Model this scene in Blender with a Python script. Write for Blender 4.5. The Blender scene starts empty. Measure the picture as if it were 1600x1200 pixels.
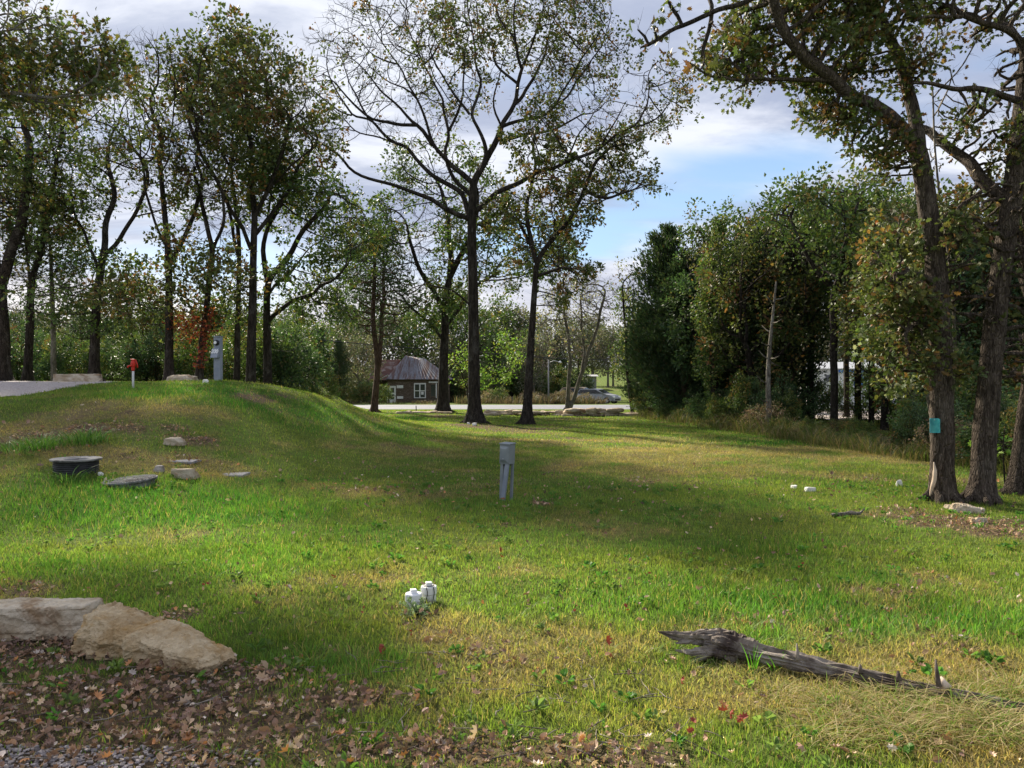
import bpy, bmesh, math, random
import numpy as np
from mathutils import Vector, Matrix, Euler
R = math.radians
C = bpy.context.scene.collection
scene = bpy.context.scene
# ------------------------------------------------------------------ camera
CAMZ = 1.5
FPX = 1200.0
cam = bpy.data.objects.new('camera', bpy.data.cameras.new('camera'))
C.objects.link(cam)
cam.location = (0, 0, CAMZ)
cam.rotation_euler = (R(90), 0, 0)
cam.data.sensor_width = 36
cam.data.lens = 27.0
cam.data.clip_start = 0.05
cam.data.clip_end = 1500
scene.camera = cam
# ------------------------------------------------------------------ sky and sun
SUN_AZ, SUN_EL = R(-33), R(32)
SUND = Vector((math.sin(SUN_AZ)*math.cos(SUN_EL), math.cos(SUN_AZ)*math.cos(SUN_EL), math.sin(SUN_EL)))
scene.view_settings.view_transform = 'Standard'
scene.view_settings.look = 'None'
scene.view_settings.gamma = 1
scene.view_settings.exposure = 1.36
SKYS = 0.1
w = bpy.data.worlds.new("World"); scene.world = w; w.use_nodes = True

class NT:
    def __init__(s, nt):
        s.nt = nt; nt.nodes.clear()
    def n(s, t, **k):
        x = s.nt.nodes.new(t)
        for a, b in k.items():
            setattr(x, a, b)
        return x
    def l(s, a, b): s.nt.links.new(a, b)
    def setin(s, inp, v):
        if v is None: return
        if hasattr(v, 'is_linked'): s.l(v, inp)
        else:
            if hasattr(inp.default_value, '__len__') and not hasattr(v, '__len__'): v = (v,)*len(inp.default_value)
            elif hasattr(v, '__len__') and len(inp.default_value) == 4 and len(v) == 3: v = (*v, 1)
            inp.default_value = v
    def math(s, op, a, b=None, c=None, clamp=False):
        x = s.n('ShaderNodeMath', operation=op, use_clamp=clamp)
        for i, v in enumerate((a, b, c)):
            if v is not None: s.setin(x.inputs[i], v)
        return x.outputs[0]
    def vmath(s, op, a, b=None, out=0):
        x = s.n('ShaderNodeVectorMath', operation=op)
        s.setin(x.inputs[0], a)
        if b is not None: s.setin(x.inputs[1], b)
        return x.outputs[out]
    def mix(s, f, a, b, mode='MIX'):
        x = s.n('ShaderNodeMix', data_type='RGBA', blend_type=mode)
        s.setin(x.inputs[0], f); s.setin(x.inputs[6], a); s.setin(x.inputs[7], b)
        return x.outputs[2]
    def noise(s, vec, scale, detail=4, rough=.55, dist=0):
        x = s.n('ShaderNodeTexNoise')
        s.setin(x.inputs['Scale'], scale); s.setin(x.inputs['Detail'], detail); s.setin(x.inputs['Roughness'], rough); s.setin(x.inputs['Distortion'], dist)
        if vec is not None: s.l(vec, x.inputs['Vector'])
        return x.outputs['Fac']
    def rng(s, v, a, b, c=0, d=1, smooth=True):
        x = s.n('ShaderNodeMapRange', interpolation_type='SMOOTHSTEP' if smooth else 'LINEAR')
        for i, q in enumerate((v, a, b, c, d)): s.setin(x.inputs[i], q)
        return x.outputs[0]
    def mapping(s, vec, scale=(1, 1, 1), loc=(0, 0, 0), rot=(0, 0, 0)):
        x = s.n('ShaderNodeMapping'); s.l(vec, x.inputs[0])
        x.inputs[1].default_value = loc; x.inputs[2].default_value = rot; x.inputs[3].default_value = scale
        return x.outputs[0]

def build_world():
    t = NT(w.node_tree)
    out = t.n('ShaderNodeOutputWorld'); bg = t.n('ShaderNodeBackground')
    sky = t.n('ShaderNodeTexSky', sky_type='NISHITA', sun_disc=False, sun_elevation=SUN_EL, sun_rotation=SUN_AZ)
    sky.dust_density = 0.6; sky.ozone_density = 2.0
    tc = t.n('ShaderNodeTexCoord').outputs['Generated']
    d = t.vmath('NORMALIZE', tc)
    sep = t.n('ShaderNodeSeparateXYZ'); t.l(d, sep.inputs[0])
    x, y, z = sep.outputs
    zz = t.math('MAXIMUM', z, 0.0)
    den = t.math('ADD', zz, 0.16)
    cx = t.math('DIVIDE', x, den); cy = t.math('DIVIDE', y, den)
    cmb = t.n('ShaderNodeCombineXYZ'); t.l(cx, cmb.inputs[0]); t.l(cy, cmb.inputs[1])
    p = cmb.outputs[0]
    n1 = t.noise(t.mapping(p, (0.55, 1.0, 1), (3.1, 1.7, 0), (0, 0, R(-14))), 1.35, 7, .5, .35)
    n2 = t.noise(t.mapping(p, (0.6, 1.1, 1), (7.3, 2.2, 0), (0, 0, R(-14))), 1.7, 9, .6, .5)
    # clearing: low over the right hand side
    az = t.math('ARCTAN2', x, y)
    elv = t.math('ARCSINE', z)
    da = t.math('DIVIDE', t.math('SUBTRACT', az, 0.20), 0.30)
    # the open strip tilts upward to the right
    de = t.math('DIVIDE', t.math('SUBTRACT', t.math('SUBTRACT', elv, 0.225), t.math('MULTIPLY', t.math('SUBTRACT', az, 0.2), 0.18)), 0.060)
    r2 = t.math('ADD', t.math('MULTIPLY', da, da), t.math('MULTIPLY', de, de))
    clear = t.math('EXPONENT', t.math('MULTIPLY', r2, -1.0))
    da2 = t.math('DIVIDE', t.math('ADD', az, 0.42), 0.22)
    de2 = t.math('DIVIDE', t.math('SUBTRACT', elv, 0.17), 0.10)
    clear2 = t.math('EXPONENT', t.math('MULTIPLY', t.math('ADD', t.math('MULTIPLY', da2, da2), t.math('MULTIPLY', de2, de2)), -1.0))
    dens = t.math('SUBTRACT', t.math('ADD', n1, 0.21), t.math('ADD', t.math('MULTIPLY', clear, 0.42), t.math('MULTIPLY', clear2, 0.14)))
    fac = t.rng(dens, 0.40, 0.62)
    # cloud colour: mauve grey to white, brighter towards the hidden sun
    dot = t.vmath('DOT_PRODUCT', d, tuple(SUND), out=1)
    glow = t.math('POWER', t.math('MAXIMUM', dot, 0.0), 6.0)
    br = t.math('ADD', t.rng(n2, 0.40, 0.64), t.math('MULTIPLY', glow, 0.25))
    ccol = t.mix(t.math('MINIMUM', br, 1.25), (1.75, 2.0, 2.7), (3.7, 3.85, 4.25))
    low = t.rng(elv, 0.02, 0.20, 1, 0)
    warm = t.mix(t.math('MULTIPLY', low, t.math('ADD', 0.30, t.math('MULTIPLY', glow, 0.7))), ccol, (5.6, 5.1, 4.6))
    blue = t.mix(t.rng(elv, 0.03, 0.6), (1.8, 2.75, 3.9), (.85, 1.4, 2.5))
    skyb = t.mix(0.8, sky.outputs[0], blue)
    col = t.mix(fac, skyb, warm)
    t.l(col, bg.inputs[0]); bg.inputs[1].default_value = SKYS
    t.l(bg.outputs[0], out.inputs[0])
build_world()
sl = bpy.data.lights.new('sun', 'SUN'); sl.energy = 4.8; sl.angle = R(2.6); sl.color = (1.0, 0.89, 0.72)
so = bpy.data.objects.new('sun', sl); C.objects.link(so)
so.rotation_euler = (-SUND).to_track_quat('-Z', 'Y').to_euler()
so.location = (-30, 50, 40)

# ------------------------------------------------------------------ noise helpers
_rs = np.random.RandomState(7)
_T = _rs.rand(256, 256)
def vn(x, y):
    xi = np.floor(x).astype(int); yi = np.floor(y).astype(int)
    fx = x-xi; fy = y-yi; fx = fx*fx*(3-2*fx); fy = fy*fy*(3-2*fy)
    a = _T[xi & 255, yi & 255]; b = _T[(xi+1) & 255, yi & 255]; c = _T[xi & 255, (yi+1) & 255]; d = _T[(xi+1) & 255, (yi+1) & 255]
    return (a*(1-fx)+b*fx)*(1-fy)+(c*(1-fx)+d*fx)*fy
def fbm(x, y, s, o=4):
    x = np.asarray(x, float)*s; y = np.asarray(y, float)*s
    r = 0; am = .5; tot = 0
    for i in range(o):
        r = r+am*vn(x+i*17.3, y+i*9.1); tot += am; am *= .5; x = x*2.03; y = y*2.03
    return r/tot
def n3(p, s, seed=0):
    q = np.asarray(p)*s+seed*3.7
    return ((vn(q[:, 0], q[:, 1])+vn(q[:, 1]+31, q[:, 2]+5)+vn(q[:, 2]+11, q[:, 0]+57))/3-.5)*1.9
def sst(x, a, b):
    t = np.clip((x-a)/(b-a), 0, 1); return t*t*(3-2*t)

# ------------------------------------------------------------------ terrain
def hgt(x, y):
    x = np.asarray(x, float); y = np.asarray(y, float)
    P = np.interp(x, [-40, -20, -10, -8, -7.2, -6.3, -5.6, -4.95, -4.3, -3.6, -3, -2, -1, 0, 2],
                  [1.56, 1.56, 1.52, 1.57, 1.56, 1.50, 1.33, 1.10, .84, .58, .39, .20, .08, .03, 0])
    Rf = np.interp(y, [5, 8, 9.5, 12, 15, 18, 20, 40, 46], [0, .07, .19, .44, .78, .96, 1.0, 1.0, 0])
    Rb = np.interp(y, [0, 20, 22, 25, 30], [1, 1, .9, .5, 0])
    k = sst(-x, 7.6, 10.5)
    m = P*Rf*(k+(1-k)*Rb)
    b = -0.23*sst(y, 42, 51)-0.2*sst(y, 66, 78)+1.5*sst(y, 88, 125)+6*sst(y, 120, 260)
    bumps = (fbm(x, y, .5, 3)-.5)*.09+(fbm(x+9, y, 2.2, 3)-.5)*.035
    far = sst(y, 44, 50)*(1-sst(y, 67, 70))
    return m+b+bumps*(1-far)*sst(np.hypot(x, y), 0, 4)
def hz(x, y): return float(hgt(x, y))
def W(px, py, d): return Vector(((px-800)/FPX*d, d, CAMZ-(py-600)/FPX*d))
def G(px, py):
    ds = np.concatenate([np.arange(2.4, 20, .02), np.arange(20, 130, .1)])
    x = (px-800)/FPX*ds; z = CAMZ-(py-600)/FPX*ds
    k = np.nonzero(hgt(x, ds) >= z)[0]
    d = ds[k[0]] if len(k) else 60
    return (px-800)/FPX*d, d
def gp(px, d, dz=0):
    x = (px-800)/FPX*d
    return Vector((x, d, hz(x, d)+dz))

# ------------------------------------------------------------------ ground cover map
LIT = [(120, 1130, 420, 120, 1.15), (60, 1030, 170, 40, 1.2), (-100, 1040, 200, 50, 1.2), (480, 1130, 200, 80, .75), (620, 1175, 300, 55, .9), (930, 1190, 320, 50, .72), (760, 1120, 160, 25, .35), (1180, 1110, 90, 40, .5), (1350, 1190, 250, 30, .45), (290, 965, 60, 22, .6), (540, 930, 40, 10, .35), (510, 1010, 50, 20, .3), (630, 1105, 60, 22, .7),
       (30, 920, 70, 18, .8), (1340, 865, 260, 45, .33), (1530, 822, 150, 26, 1.0), (1380, 806, 110, 10, .7), (1560, 860, 120, 20, .5), (740, 666, 60, 5, 1.0), (810, 672, 110, 6, .9), (870, 684, 90, 5, .6), (900, 667, 60, 4, .6),
       (200, 668, 210, 24, .62), (120, 645, 190, 20, .5), (60, 680, 90, 20, .5), (330, 660, 90, 14, .45), (300, 688, 50, 12, 1.0), (850, 788, 28, 6, .75), (790, 820, 25, 6, .6), (690, 650, 30, 3, .9), (610, 646, 40, 2.5, .6), (1400, 755, 60, 5, .5), (395, 622, 40, 8, 1.0), (450, 620, 25, 5, .8), (425, 640, 20, 4, .6), (290, 715, 20, 6, .4)]
DRY = [(1450, 1090, 420, 80, 1.0), (1230, 1050, 150, 40, .6), (250, 722, 210, 22, .95), (380, 690, 90, 20, .6), (1150, 712, 420, 20, .75), (1000, 690, 260, 9, .6), (620, 735, 150, 22, .35), (900, 830, 220, 30, .45), (1300, 740, 240, 12, .45), (640, 900, 200, 22, .2), (860, 1010, 200, 60, .35), (240, 640, 160, 18, .6), (80, 665, 120, 22, .6), (700, 1000, 60, 20, .5)]
LUSH = [(200, 800, 330, 45, 1.0), (450, 640, 160, 22, .9), (300, 615, 140, 10, .9), (620, 655, 60, 6, .8), (1350, 930, 330, 60, .7), (420, 850, 240, 40, .8), (100, 880, 200, 25, .6), (1200, 855, 160, 30, .5), (1350, 690, 250, 9, .7), (700, 800, 120, 30, .3)]
def prep(L):
    o = []
    for (px, py, rx, ry, s) in L:
        x, d = G(px, py)
        _, d1 = G(px, py+ry); _, d2 = G(px, max(py-ry, 601))
        o.append((x, d, rx*d/FPX, max(min(abs(d1-d2)/2, 6), .15), s))
    return o
LIT, DRY, LUSH = prep(LIT), prep(DRY), prep(LUSH)
def blobs(L, x, y):
    r = np.zeros_like(x)
    for (a, b, rx, ry, s) in L:
        r = np.maximum(r, s*np.exp(-.9*(((x-a)/rx)**2+((y-b)/ry)**2)))
    return r
def cover(x, y):
    x = np.asarray(x, float); y = np.asarray(y, float)
    f4 = fbm(x+3, y-8, 1.6, 5); f1 = fbm(x, y, .9, 4); f2 = fbm(x+40, y+11, 3.2, 3); f3 = fbm(x-20, y+70, .35, 3)
    lit = sst(blobs(LIT, x, y)+(f2-.5)*.75+(f1-.5)*.3, .34, .80)
    lit = np.maximum(lit, sst(f1*.5+f4*.5, .62, .72)*.45)
    dry = sst(blobs(DRY, x, y)*.95+(f1-.5)*1.5+(f2-.5)*.6+(f4-.5)*.8+.22, .30, 1.0)
    lush = sst(blobs(LUSH, x, y)+(f3-.5)*1.0+.15, .2, .9)
    return lit, dry*(1-.6*lush), lush
def ingravel(x, y):
    e = (fbm(x, y, .8, 3)-.5)*1.6
    edge = -10.0-.35*np.maximum(y-20, 0)*0+e*.3
    a = sst(edge-x, 0, .35)*sst(y+e*.5, 14.2, 14.7)*(1-sst(y+e, 24.2, 24.9))
    c = sst(-x-1.25+e*.2, 0, .35)*(1-sst(y+e*.15, 2.95, 3.2))
    return a, c

# ------------------------------------------------------------------ materials
def newmat(name):
    m = bpy.data.materials.new(name); m.use_nodes = True
    t = NT(m.node_tree); out = t.n('ShaderNodeOutputMaterial')
    return m, t, out
def mat(name, c1, c2=None, scale=8, rough=.7, metal=0, bump=.0, bscale=None, stretch=(1, 1, 1), c3=None, detail=6, spec=.3, lo=.35, hi=.65, bdist=.01):
    m, t, out = newmat(name)
    p = t.n('ShaderNodeBsdfPrincipled'); t.l(p.outputs[0], out.inputs[0])
    tc = t.n('ShaderNodeTexCoord').outputs['Object']
    v = t.mapping(tc, stretch)
    col = c1
    if c2 is not None:
        n = t.noise(v, scale, detail, .6)
        col = t.mix(t.rng(n, lo, hi), c1, c2)
        if c3 is not None:
            n2 = t.noise(t.mapping(v, loc=(5, 3, 9)), scale*.45, 5, .65, .6)
            col = t.mix(t.rng(n2, .52, .66), col, c3)
    t.setin(p.inputs['Base Color'], col)
    p.inputs['Roughness'].default_value = rough; p.inputs['Metallic'].default_value = metal
    p.inputs['Specular IOR Level'].default_value = spec
    if bump:
        b = t.n('ShaderNodeBump'); b.inputs['Strength'].default_value = bump; b.inputs['Distance'].default_value = bdist
        t.l(t.noise(v, bscale or scale*3, 6, .65), b.inputs['Height']); t.l(b.outputs[0], p.inputs['Normal'])
    return m
def leafmat(name, trans=.45, tint=(1, 1, 1), rough=.5, spec=.25):
    m, t, out = newmat(name)
    a = t.n('ShaderNodeAttribute', attribute_name='Col')
    oi = t.n('ShaderNodeObjectInfo')
    col = t.mix(1, a.outputs['Color'], (*tint, 1), 'MULTIPLY')
    p = t.n('ShaderNodeBsdfPrincipled'); t.l(col, p.inputs['Base Color']); p.inputs['Roughness'].default_value = rough; p.inputs['Specular IOR Level'].default_value = spec
    tr = t.n('ShaderNodeBsdfTranslucent'); tcol = t.mix(1, col, (1.12, 1.18, .65, 1), 'MULTIPLY'); t.l(tcol, tr.inputs[0])
    mx = t.n('ShaderNodeMixShader'); mx.inputs[0].default_value = trans
    t.l(p.outputs[0], mx.inputs[1]); t.l(tr.outputs[0], mx.inputs[2]); t.l(mx.outputs[0], out.inputs[0])
    return m
def barkmat(name, c1, c2, c3, sc=1.0, bump=.9, lichen=.5):
    m, t, out = newmat(name)
    p = t.n('ShaderNodeBsdfPrincipled'); t.l(p.outputs[0], out.inputs[0])
    tc = t.n('ShaderNodeTexCoord').outputs['Object']
    v = t.mapping(tc, (1, 1, .22))
    vo = t.n('ShaderNodeTexVoronoi', feature='DISTANCE_TO_EDGE'); vo.inputs['Scale'].default_value = 26*sc
    dn = t.noise(tc, 5, 4, .6)
    vv = t.vmath('ADD', v, t.vmath('SCALE', t.n('ShaderNodeTexNoise').outputs['Color'], .0))
    dv = t.n('ShaderNodeVectorMath', operation='MULTIPLY_ADD')
    nz = t.n('ShaderNodeTexNoise'); nz.inputs['Scale'].default_value = 9; t.l(v, nz.inputs['Vector'])
    t.l(nz.outputs['Color'], dv.inputs[0]); dv.inputs[1].default_value = (.06, .06, .06); t.l(v, dv.inputs[2])
    t.l(dv.outputs[0], vo.inputs['Vector'])
    e = t.rng(vo.outputs['Distance'], .0, .22)
    n = t.noise(v, 14*sc, 7, .65)
    col = t.mix(t.rng(n, .35, .65), c1, c2)
    lic = t.rng(t.noise(t.mapping(tc, (1, 1, .5)), 3.2, 8, .68, .3), .52, .64)
    col = t.mix(t.math('MULTIPLY', lic, lichen), col, c3)
    t.l(col, p.inputs['Base Color']); p.inputs['Roughness'].default_value = .9; p.inputs['Specular IOR Level'].default_value = .15
    b = t.n('ShaderNodeBump'); b.inputs['Strength'].default_value = bump; b.inputs['Distance'].default_value = .03
    t.l(t.math('ADD', t.math('MULTIPLY', e, 1.0), t.math('MULTIPLY', n, .6)), b.inputs['Height']); t.l(b.outputs[0], p.inputs['Normal'])
    return m
M = {}
M['bark'] = barkmat('oak_bark', (.022, .018, .015), (.062, .052, .043), (.15, .14, .125), 1, 1, .45)
M['bark_near'] = barkmat('near_oak_bark', (.050, .038, .029), (.135, .108, .085), (.18, .16, .13), 1.6, 1, .3)
M['bark_pale'] = barkmat('pale_bark', (.10, .09, .075), (.22, .20, .17), (.34, .32, .28), 1, .8, .6)
M['bark_dark'] = barkmat('dark_bark', (.026, .021, .017), (.065, .053, .043), (.11, .10, .085), 1, 1, .35)
M['bark_cedar'] = barkmat('cedar_bark', (.075, .045, .034), (.18, .12, .09), (.20, .16, .14), 1.3, 1, .3)
M['leaf'] = leafmat('oak_leaves', .30, spec=.2)
M['needle'] = leafmat('cedar_foliage', .2, rough=.7)
M['grass'] = leafmat('grass_blades', .48, rough=.55, spec=.2)
M['fallen'] = leafmat('dead_leaves', .15, rough=.7)
M['gravel'] = mat('gravel', (.30, .26, .25), (.50, .45, .44), 60, .9, bump=.8, bscale=45, c3=(.22, .17, .14))
M['asphalt'] = mat('asphalt', (.14, .15, .175), (.18, .19, .215), 3, .8, bump=.2, bscale=80)
M['lime'] = mat('limestone', (.38, .26, .13), (.54, .43, .28), 6, .95, bump=1, bscale=30, c3=(.42, .25, .08), bdist=.02)
M['lime2'] = mat('pale_limestone', (.38, .30, .20), (.52, .45, .35), 5, .95, bump=.9, bscale=22, c3=(.25, .17, .10), bdist=.02)
M['stonegrey'] = mat('grey_stone', (.22, .20, .18), (.38, .35, .31), 5, .9, bump=.8, bscale=16, c3=(.14, .12, .09))
M['stonewhite'] = mat('white_stone', (.62, .62, .58), (.78, .77, .72), 12, .85, bump=.5)
M['concrete'] = mat('concrete', (.20, .20, .21), (.30, .29, .29), 14, .9, bump=.5)
M['pvc'] = mat('white_pvc', (.74, .75, .78), (.66, .68, .70), 12, .35, bump=.05, spec=.5)
M['pvcdirty'] = mat('dirty_pvc', (.68, .69, .66), (.40, .42, .30), 9, .45, bump=.1, lo=.5, hi=.75, spec=.5)
M['black'] = mat('black_plastic', (.018, .019, .022), (.035, .036, .040), 9, .5, bump=.15)
M['lid'] = mat('dusty_lid', (.19, .19, .195), (.28, .275, .27), 7, .9, bump=.3, c3=(.10, .095, .09), spec=.1)
M['wire'] = mat('black_wire', (.01, .01, .012), rough=.4)
M['steel'] = mat('grey_enamel', (.19, .215, .235), (.24, .265, .28), 5, .5, metal=.15, bump=.08, bscale=60)
M['steel2'] = mat('dull_grey_enamel', (.22, .25, .31), (.28, .31, .37), 5, .5, metal=.1)
M['red'] = mat('red_paint', (.62, .035, .02), (.45, .03, .02), 20, .5)
M['orange'] = mat('orange_plastic', (.85, .13, .03), (.65, .09, .03), 12, .6)
M['galv'] = mat('galvanised', (.38, .39, .41), (.48, .49, .5), 10, .5, metal=.4)
M['boards'] = mat('weathered_boards', (.045, .032, .025), (.13, .095, .07), 5, .9, bump=.6, stretch=(1, 1, 6), c3=(.18, .15, .12))
M['whitepaint'] = mat('white_paint', (.70, .70, .70), (.55, .55, .54), 9, .6)
M['glass'] = mat('dark_glass', (.03, .035, .04), rough=.08, spec=.6)
M['drift'] = mat('weathered_wood', (.085, .068, .055), (.27, .235, .20), 6, .85, bump=1, stretch=(1, 1, 1), bscale=24, c3=(.05, .035, .028), bdist=.012)
M['teal'] = mat('teal_plastic', (.05, .25, .28), (.10, .34, .36), 14, .45)
M['rawwood'] = mat('bare_wood', (.46, .34, .24), (.58, .47, .36), 8, .8, bump=.5, stretch=(1, 1, .2))
M['carpaint'] = mat('silver_paint', (.30, .31, .33), (.25, .26, .28), 3, .4, metal=.3, spec=.5)
M['bluepaint'] = mat('blue_paint', (.05, .17, .55), (.08, .24, .62), 4, .5)
M['tyre'] = mat('tyre_rubber', (.02, .02, .02), rough=.85)
M['digit'] = mat('digit_sticker', (.82, .83, .85), rough=.5)

def ground_mat():
    m, t, out = newmat('lawn_ground')
    p = t.n('ShaderNodeBsdfPrincipled'); t.l(p.outputs[0], out.inputs[0])
    a = t.n('ShaderNodeAttribute', attribute_name='Col').outputs['Color']
    tc = t.n('ShaderNodeTexCoord').outputs['Object']
    n = t.noise(tc, 9, 8, .7)
    n2 = t.noise(tc, 55, 4, .7)
    v = t.math('ADD', t.math('MULTIPLY', n, .9), t.math('MULTIPLY', n2, .9))
    col = t.mix(1, a, t.mix(t.rng(v, .6, 1.2), (.45, .5, .45), (1.5, 1.42, 1.3)), 'MULTIPLY')
    t.l(col, p.inputs['Base Color']); p.inputs['Roughness'].default_value = .95; p.inputs['Specular IOR Level'].default_value = .05
    b = t.n('ShaderNodeBump'); b.inputs['Strength'].default_value = .9; b.inputs['Distance'].default_value = .05
    t.l(v, b.inputs['Height']); t.l(b.outputs[0], p.inputs['Normal'])
    return m
M['ground'] = ground_mat()
def roofmat():
    m, t, out = newmat('rusty_tin')
    p = t.n('ShaderNodeBsdfPrincipled'); t.l(p.outputs[0], out.inputs[0])
    tc = t.n('ShaderNodeTexCoord').outputs['Object']
    n = t.noise(t.mapping(tc, (3.0, .35, .35)), 1.2, 6, .6)
    col = t.mix(t.rng(n, .42, .60), (.33, .34, .38), (.20, .125, .105))
    col = t.mix(t.rng(t.noise(tc, 9, 5, .7), .45, .7), col, (.19, .15, .15))
    t.l(col, p.inputs['Base Color']); p.inputs['Roughness'].default_value = .55; p.inputs['Metallic'].default_value = .35
    return m
M['roof'] = roofmat()
M['roofred'] = mat('red_tin', (.21, .10, .08), (.16, .09, .075), 3, .7, metal=.2, c3=(.36, .30, .28))

# ------------------------------------------------------------------ object helpers
def tag(o, label=None, cat=None, group=None, kind=None):
    if label: o['label'] = label
    if cat: o['category'] = cat
    if group: o['group'] = group
    if kind: o['kind'] = kind
    return o
def empty(name, loc, rz=0):
    o = bpy.data.objects.new(name, None); C.objects.link(o); o.location = loc; o.rotation_euler = (0, 0, rz); o.empty_display_size = .2
    return o
def meshobj(name, V, F, m, parent=None, col=None, smooth=False, loc=None):
    """V (n,3); F = (k,m) int array or list of them (mixed sizes)"""
    me = bpy.data.meshes.new(name)
    V = np.asarray(V, dtype=np.float32)
    if not isinstance(F, list): F = [F]
    F = [np.asarray(f, dtype=np.int32) for f in F if len(f)]
    idx = np.concatenate([f.ravel() for f in F])
    tot = np.concatenate([np.full(len(f), f.shape[1], dtype=np.int32) for f in F])
    st = np.concatenate([[0], np.cumsum(tot)[:-1]]).astype(np.int32)
    me.vertices.add(len(V)); me.vertices.foreach_set('co', V.ravel())
    me.loops.add(len(idx)); me.loops.foreach_set('vertex_index', idx)
    me.polygons.add(len(tot)); me.polygons.foreach_set('loop_start', st); me.polygons.foreach_set('loop_total', tot)
    me.polygons.foreach_set('use_smooth', np.full(len(tot), smooth))
    me.update(calc_edges=True)
    if col is not None:
        a = me.color_attributes.new('Col', 'FLOAT_COLOR', 'POINT')
        c = np.ones((len(V), 4), dtype=np.float32); c[:, :3] = col
        a.data.foreach_set('color', c.ravel())
    me.materials.append(m)
    o = bpy.data.objects.new(name, me); C.objects.link(o)
    if parent: o.parent = parent
    if loc is not None: o.location = loc
    return o
def bmobj(name, bm, m, parent=None, loc=None, smooth=False, rz=0):
    me = bpy.data.meshes.new(name)
    bmesh.ops.recalc_face_normals(bm, faces=bm.faces)
    bm.to_mesh(me); bm.free(); me.materials.append(m)
    if smooth: me.polygons.foreach_set('use_smooth', [True]*len(me.polygons))
    o = bpy.data.objects.new(name, me); C.objects.link(o)
    if parent: o.parent = parent
    if loc is not None: o.location = loc
    o.rotation_euler.z = rz
    return o
def bxx(bm, cx, cy, cz, sx, sy, sz, rot=None, bev=0):
    r = bmesh.ops.create_cube(bm, size=1)
    vs = r['verts']
    for v in vs: v.co = Vector((v.co.x*sx, v.co.y*sy, v.co.z*sz))
    if bev:
        es = list({e for v in vs for e in v.link_edges})
        rr = bmesh.ops.bevel(bm, geom=es, offset=bev, segments=2, affect='EDGES', profile=.5)
        vs = list({v for f in rr['faces'] for v in f.verts} | {v for v in vs if v.is_valid})
        # collect all connected
        seen = set(vs); st = list(vs)
        while st:
            q = st.pop()
            for e in q.link_edges:
                o = e.other_vert(q)
                if o not in seen: seen.add(o); st.append(o)
        vs = list(seen)
    for v in vs:
        if rot is not None: v.co = rot @ v.co
        v.co += Vector((cx, cy, cz))
    return vs
def lathe(bm, prof, n=40, cx=0, cy=0, cap=True):
    rings = []
    for (r, z) in prof:
        rings.append([bm.verts.new((cx+r*math.cos(2*math.pi*k/n), cy+r*math.sin(2*math.pi*k/n), z)) for k in range(n)])
    for a, b in zip(rings, rings[1:]):
        for k in range(n):
            bm.faces.new((a[k], a[(k+1) % n], b[(k+1) % n], b[k]))
    if cap:
        bm.faces.new(rings[0]); bm.faces.new(rings[-1])
def tube(P, rad, k=8, rough=0, seed=0, cap=True):
    P = np.asarray(P, float); n = len(P); rad = np.broadcast_to(np.asarray(rad, float), (n,))
    T = np.gradient(P, axis=0); T /= np.linalg.norm(T, axis=1)[:, None]+1e-9
    up = np.array([0, 0, 1.]) if abs(T[0, 2]) < .8 else np.array([1., 0, 0])
    u = np.cross(T[0], up); u /= np.linalg.norm(u)
    U = np.zeros((n, 3)); U[0] = u
    for i in range(1, n):
        u = u-T[i]*u.dot(T[i]); u /= np.linalg.norm(u)+1e-9; U[i] = u
    Vv = np.cross(T, U)
    a = np.arange(k)*2*np.pi/k
    rr = rad[:, None]*np.ones((1, k))
    if rough:
        rs = np.random.RandomState(seed); tab = rs.rand(k)
        sl = fbm(np.arange(n)[:, None]*.35+np.zeros((1, k)), np.arange(k)[None, :]*1.7+seed+np.zeros((n, 1)), 1, 2)
        rr = rr*(1+rough*((tab[None, :]-.5)+(sl-.5)*1.6))
    V = P[:, None, :]+(U[:, None, :]*np.cos(a)[None, :, None]+Vv[:, None, :]*np.sin(a)[None, :, None])*rr[:, :, None]
    V = V.reshape(-1, 3)
    i = np.arange(n-1)[:, None]*k; j = np.arange(k)[None, :]; j2 = (j+1) % k
    F = np.stack([i+j, i+j2, i+k+j2, i+k+j], -1).reshape(-1, 4)
    if cap:
        V = np.vstack([V, P[:1], P[-1:]])
        c0 = n*k; jj = np.arange(k); j2 = (jj+1) % k
        t1 = np.stack([np.full(k, c0), j2, jj, jj], -1)[:, :3]; t2 = np.stack([np.full(k, c0+1), (n-1)*k+jj, (n-1)*k+j2], -1)
        return V, F, np.vstack([t1, t2])
    return V, F, np.zeros((0, 3), int)
class MB:
    def __init__(s): s.V = []; s.Q = []; s.T = []; s.n = 0
    def add(s, V, Q=None, T=None):
        if Q is not None and len(Q): s.Q.append(np.asarray(Q)+s.n)
        if T is not None and len(T): s.T.append(np.asarray(T)+s.n)
        s.V.append(np.asarray(V)); s.n += len(V)
    def tube(s, P, rad, k=8, rough=0, seed=0, cap=True): s.add(*tube(P, rad, k, rough, seed, cap))
    def build(s, name, m, parent=None, smooth=True, loc=None):
        F = []
        if s.Q: F.append(np.vstack(s.Q))
        if s.T: F.append(np.vstack(s.T))
        return meshobj(name, np.vstack(s.V), F, m, parent, smooth=smooth, loc=loc)
def copy_thing(o, parent=None):
    c = o.copy(); C.objects.link(c); c.parent = parent
    for ch in list(o.children):
        copy_thing(ch, c)
    return c

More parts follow.
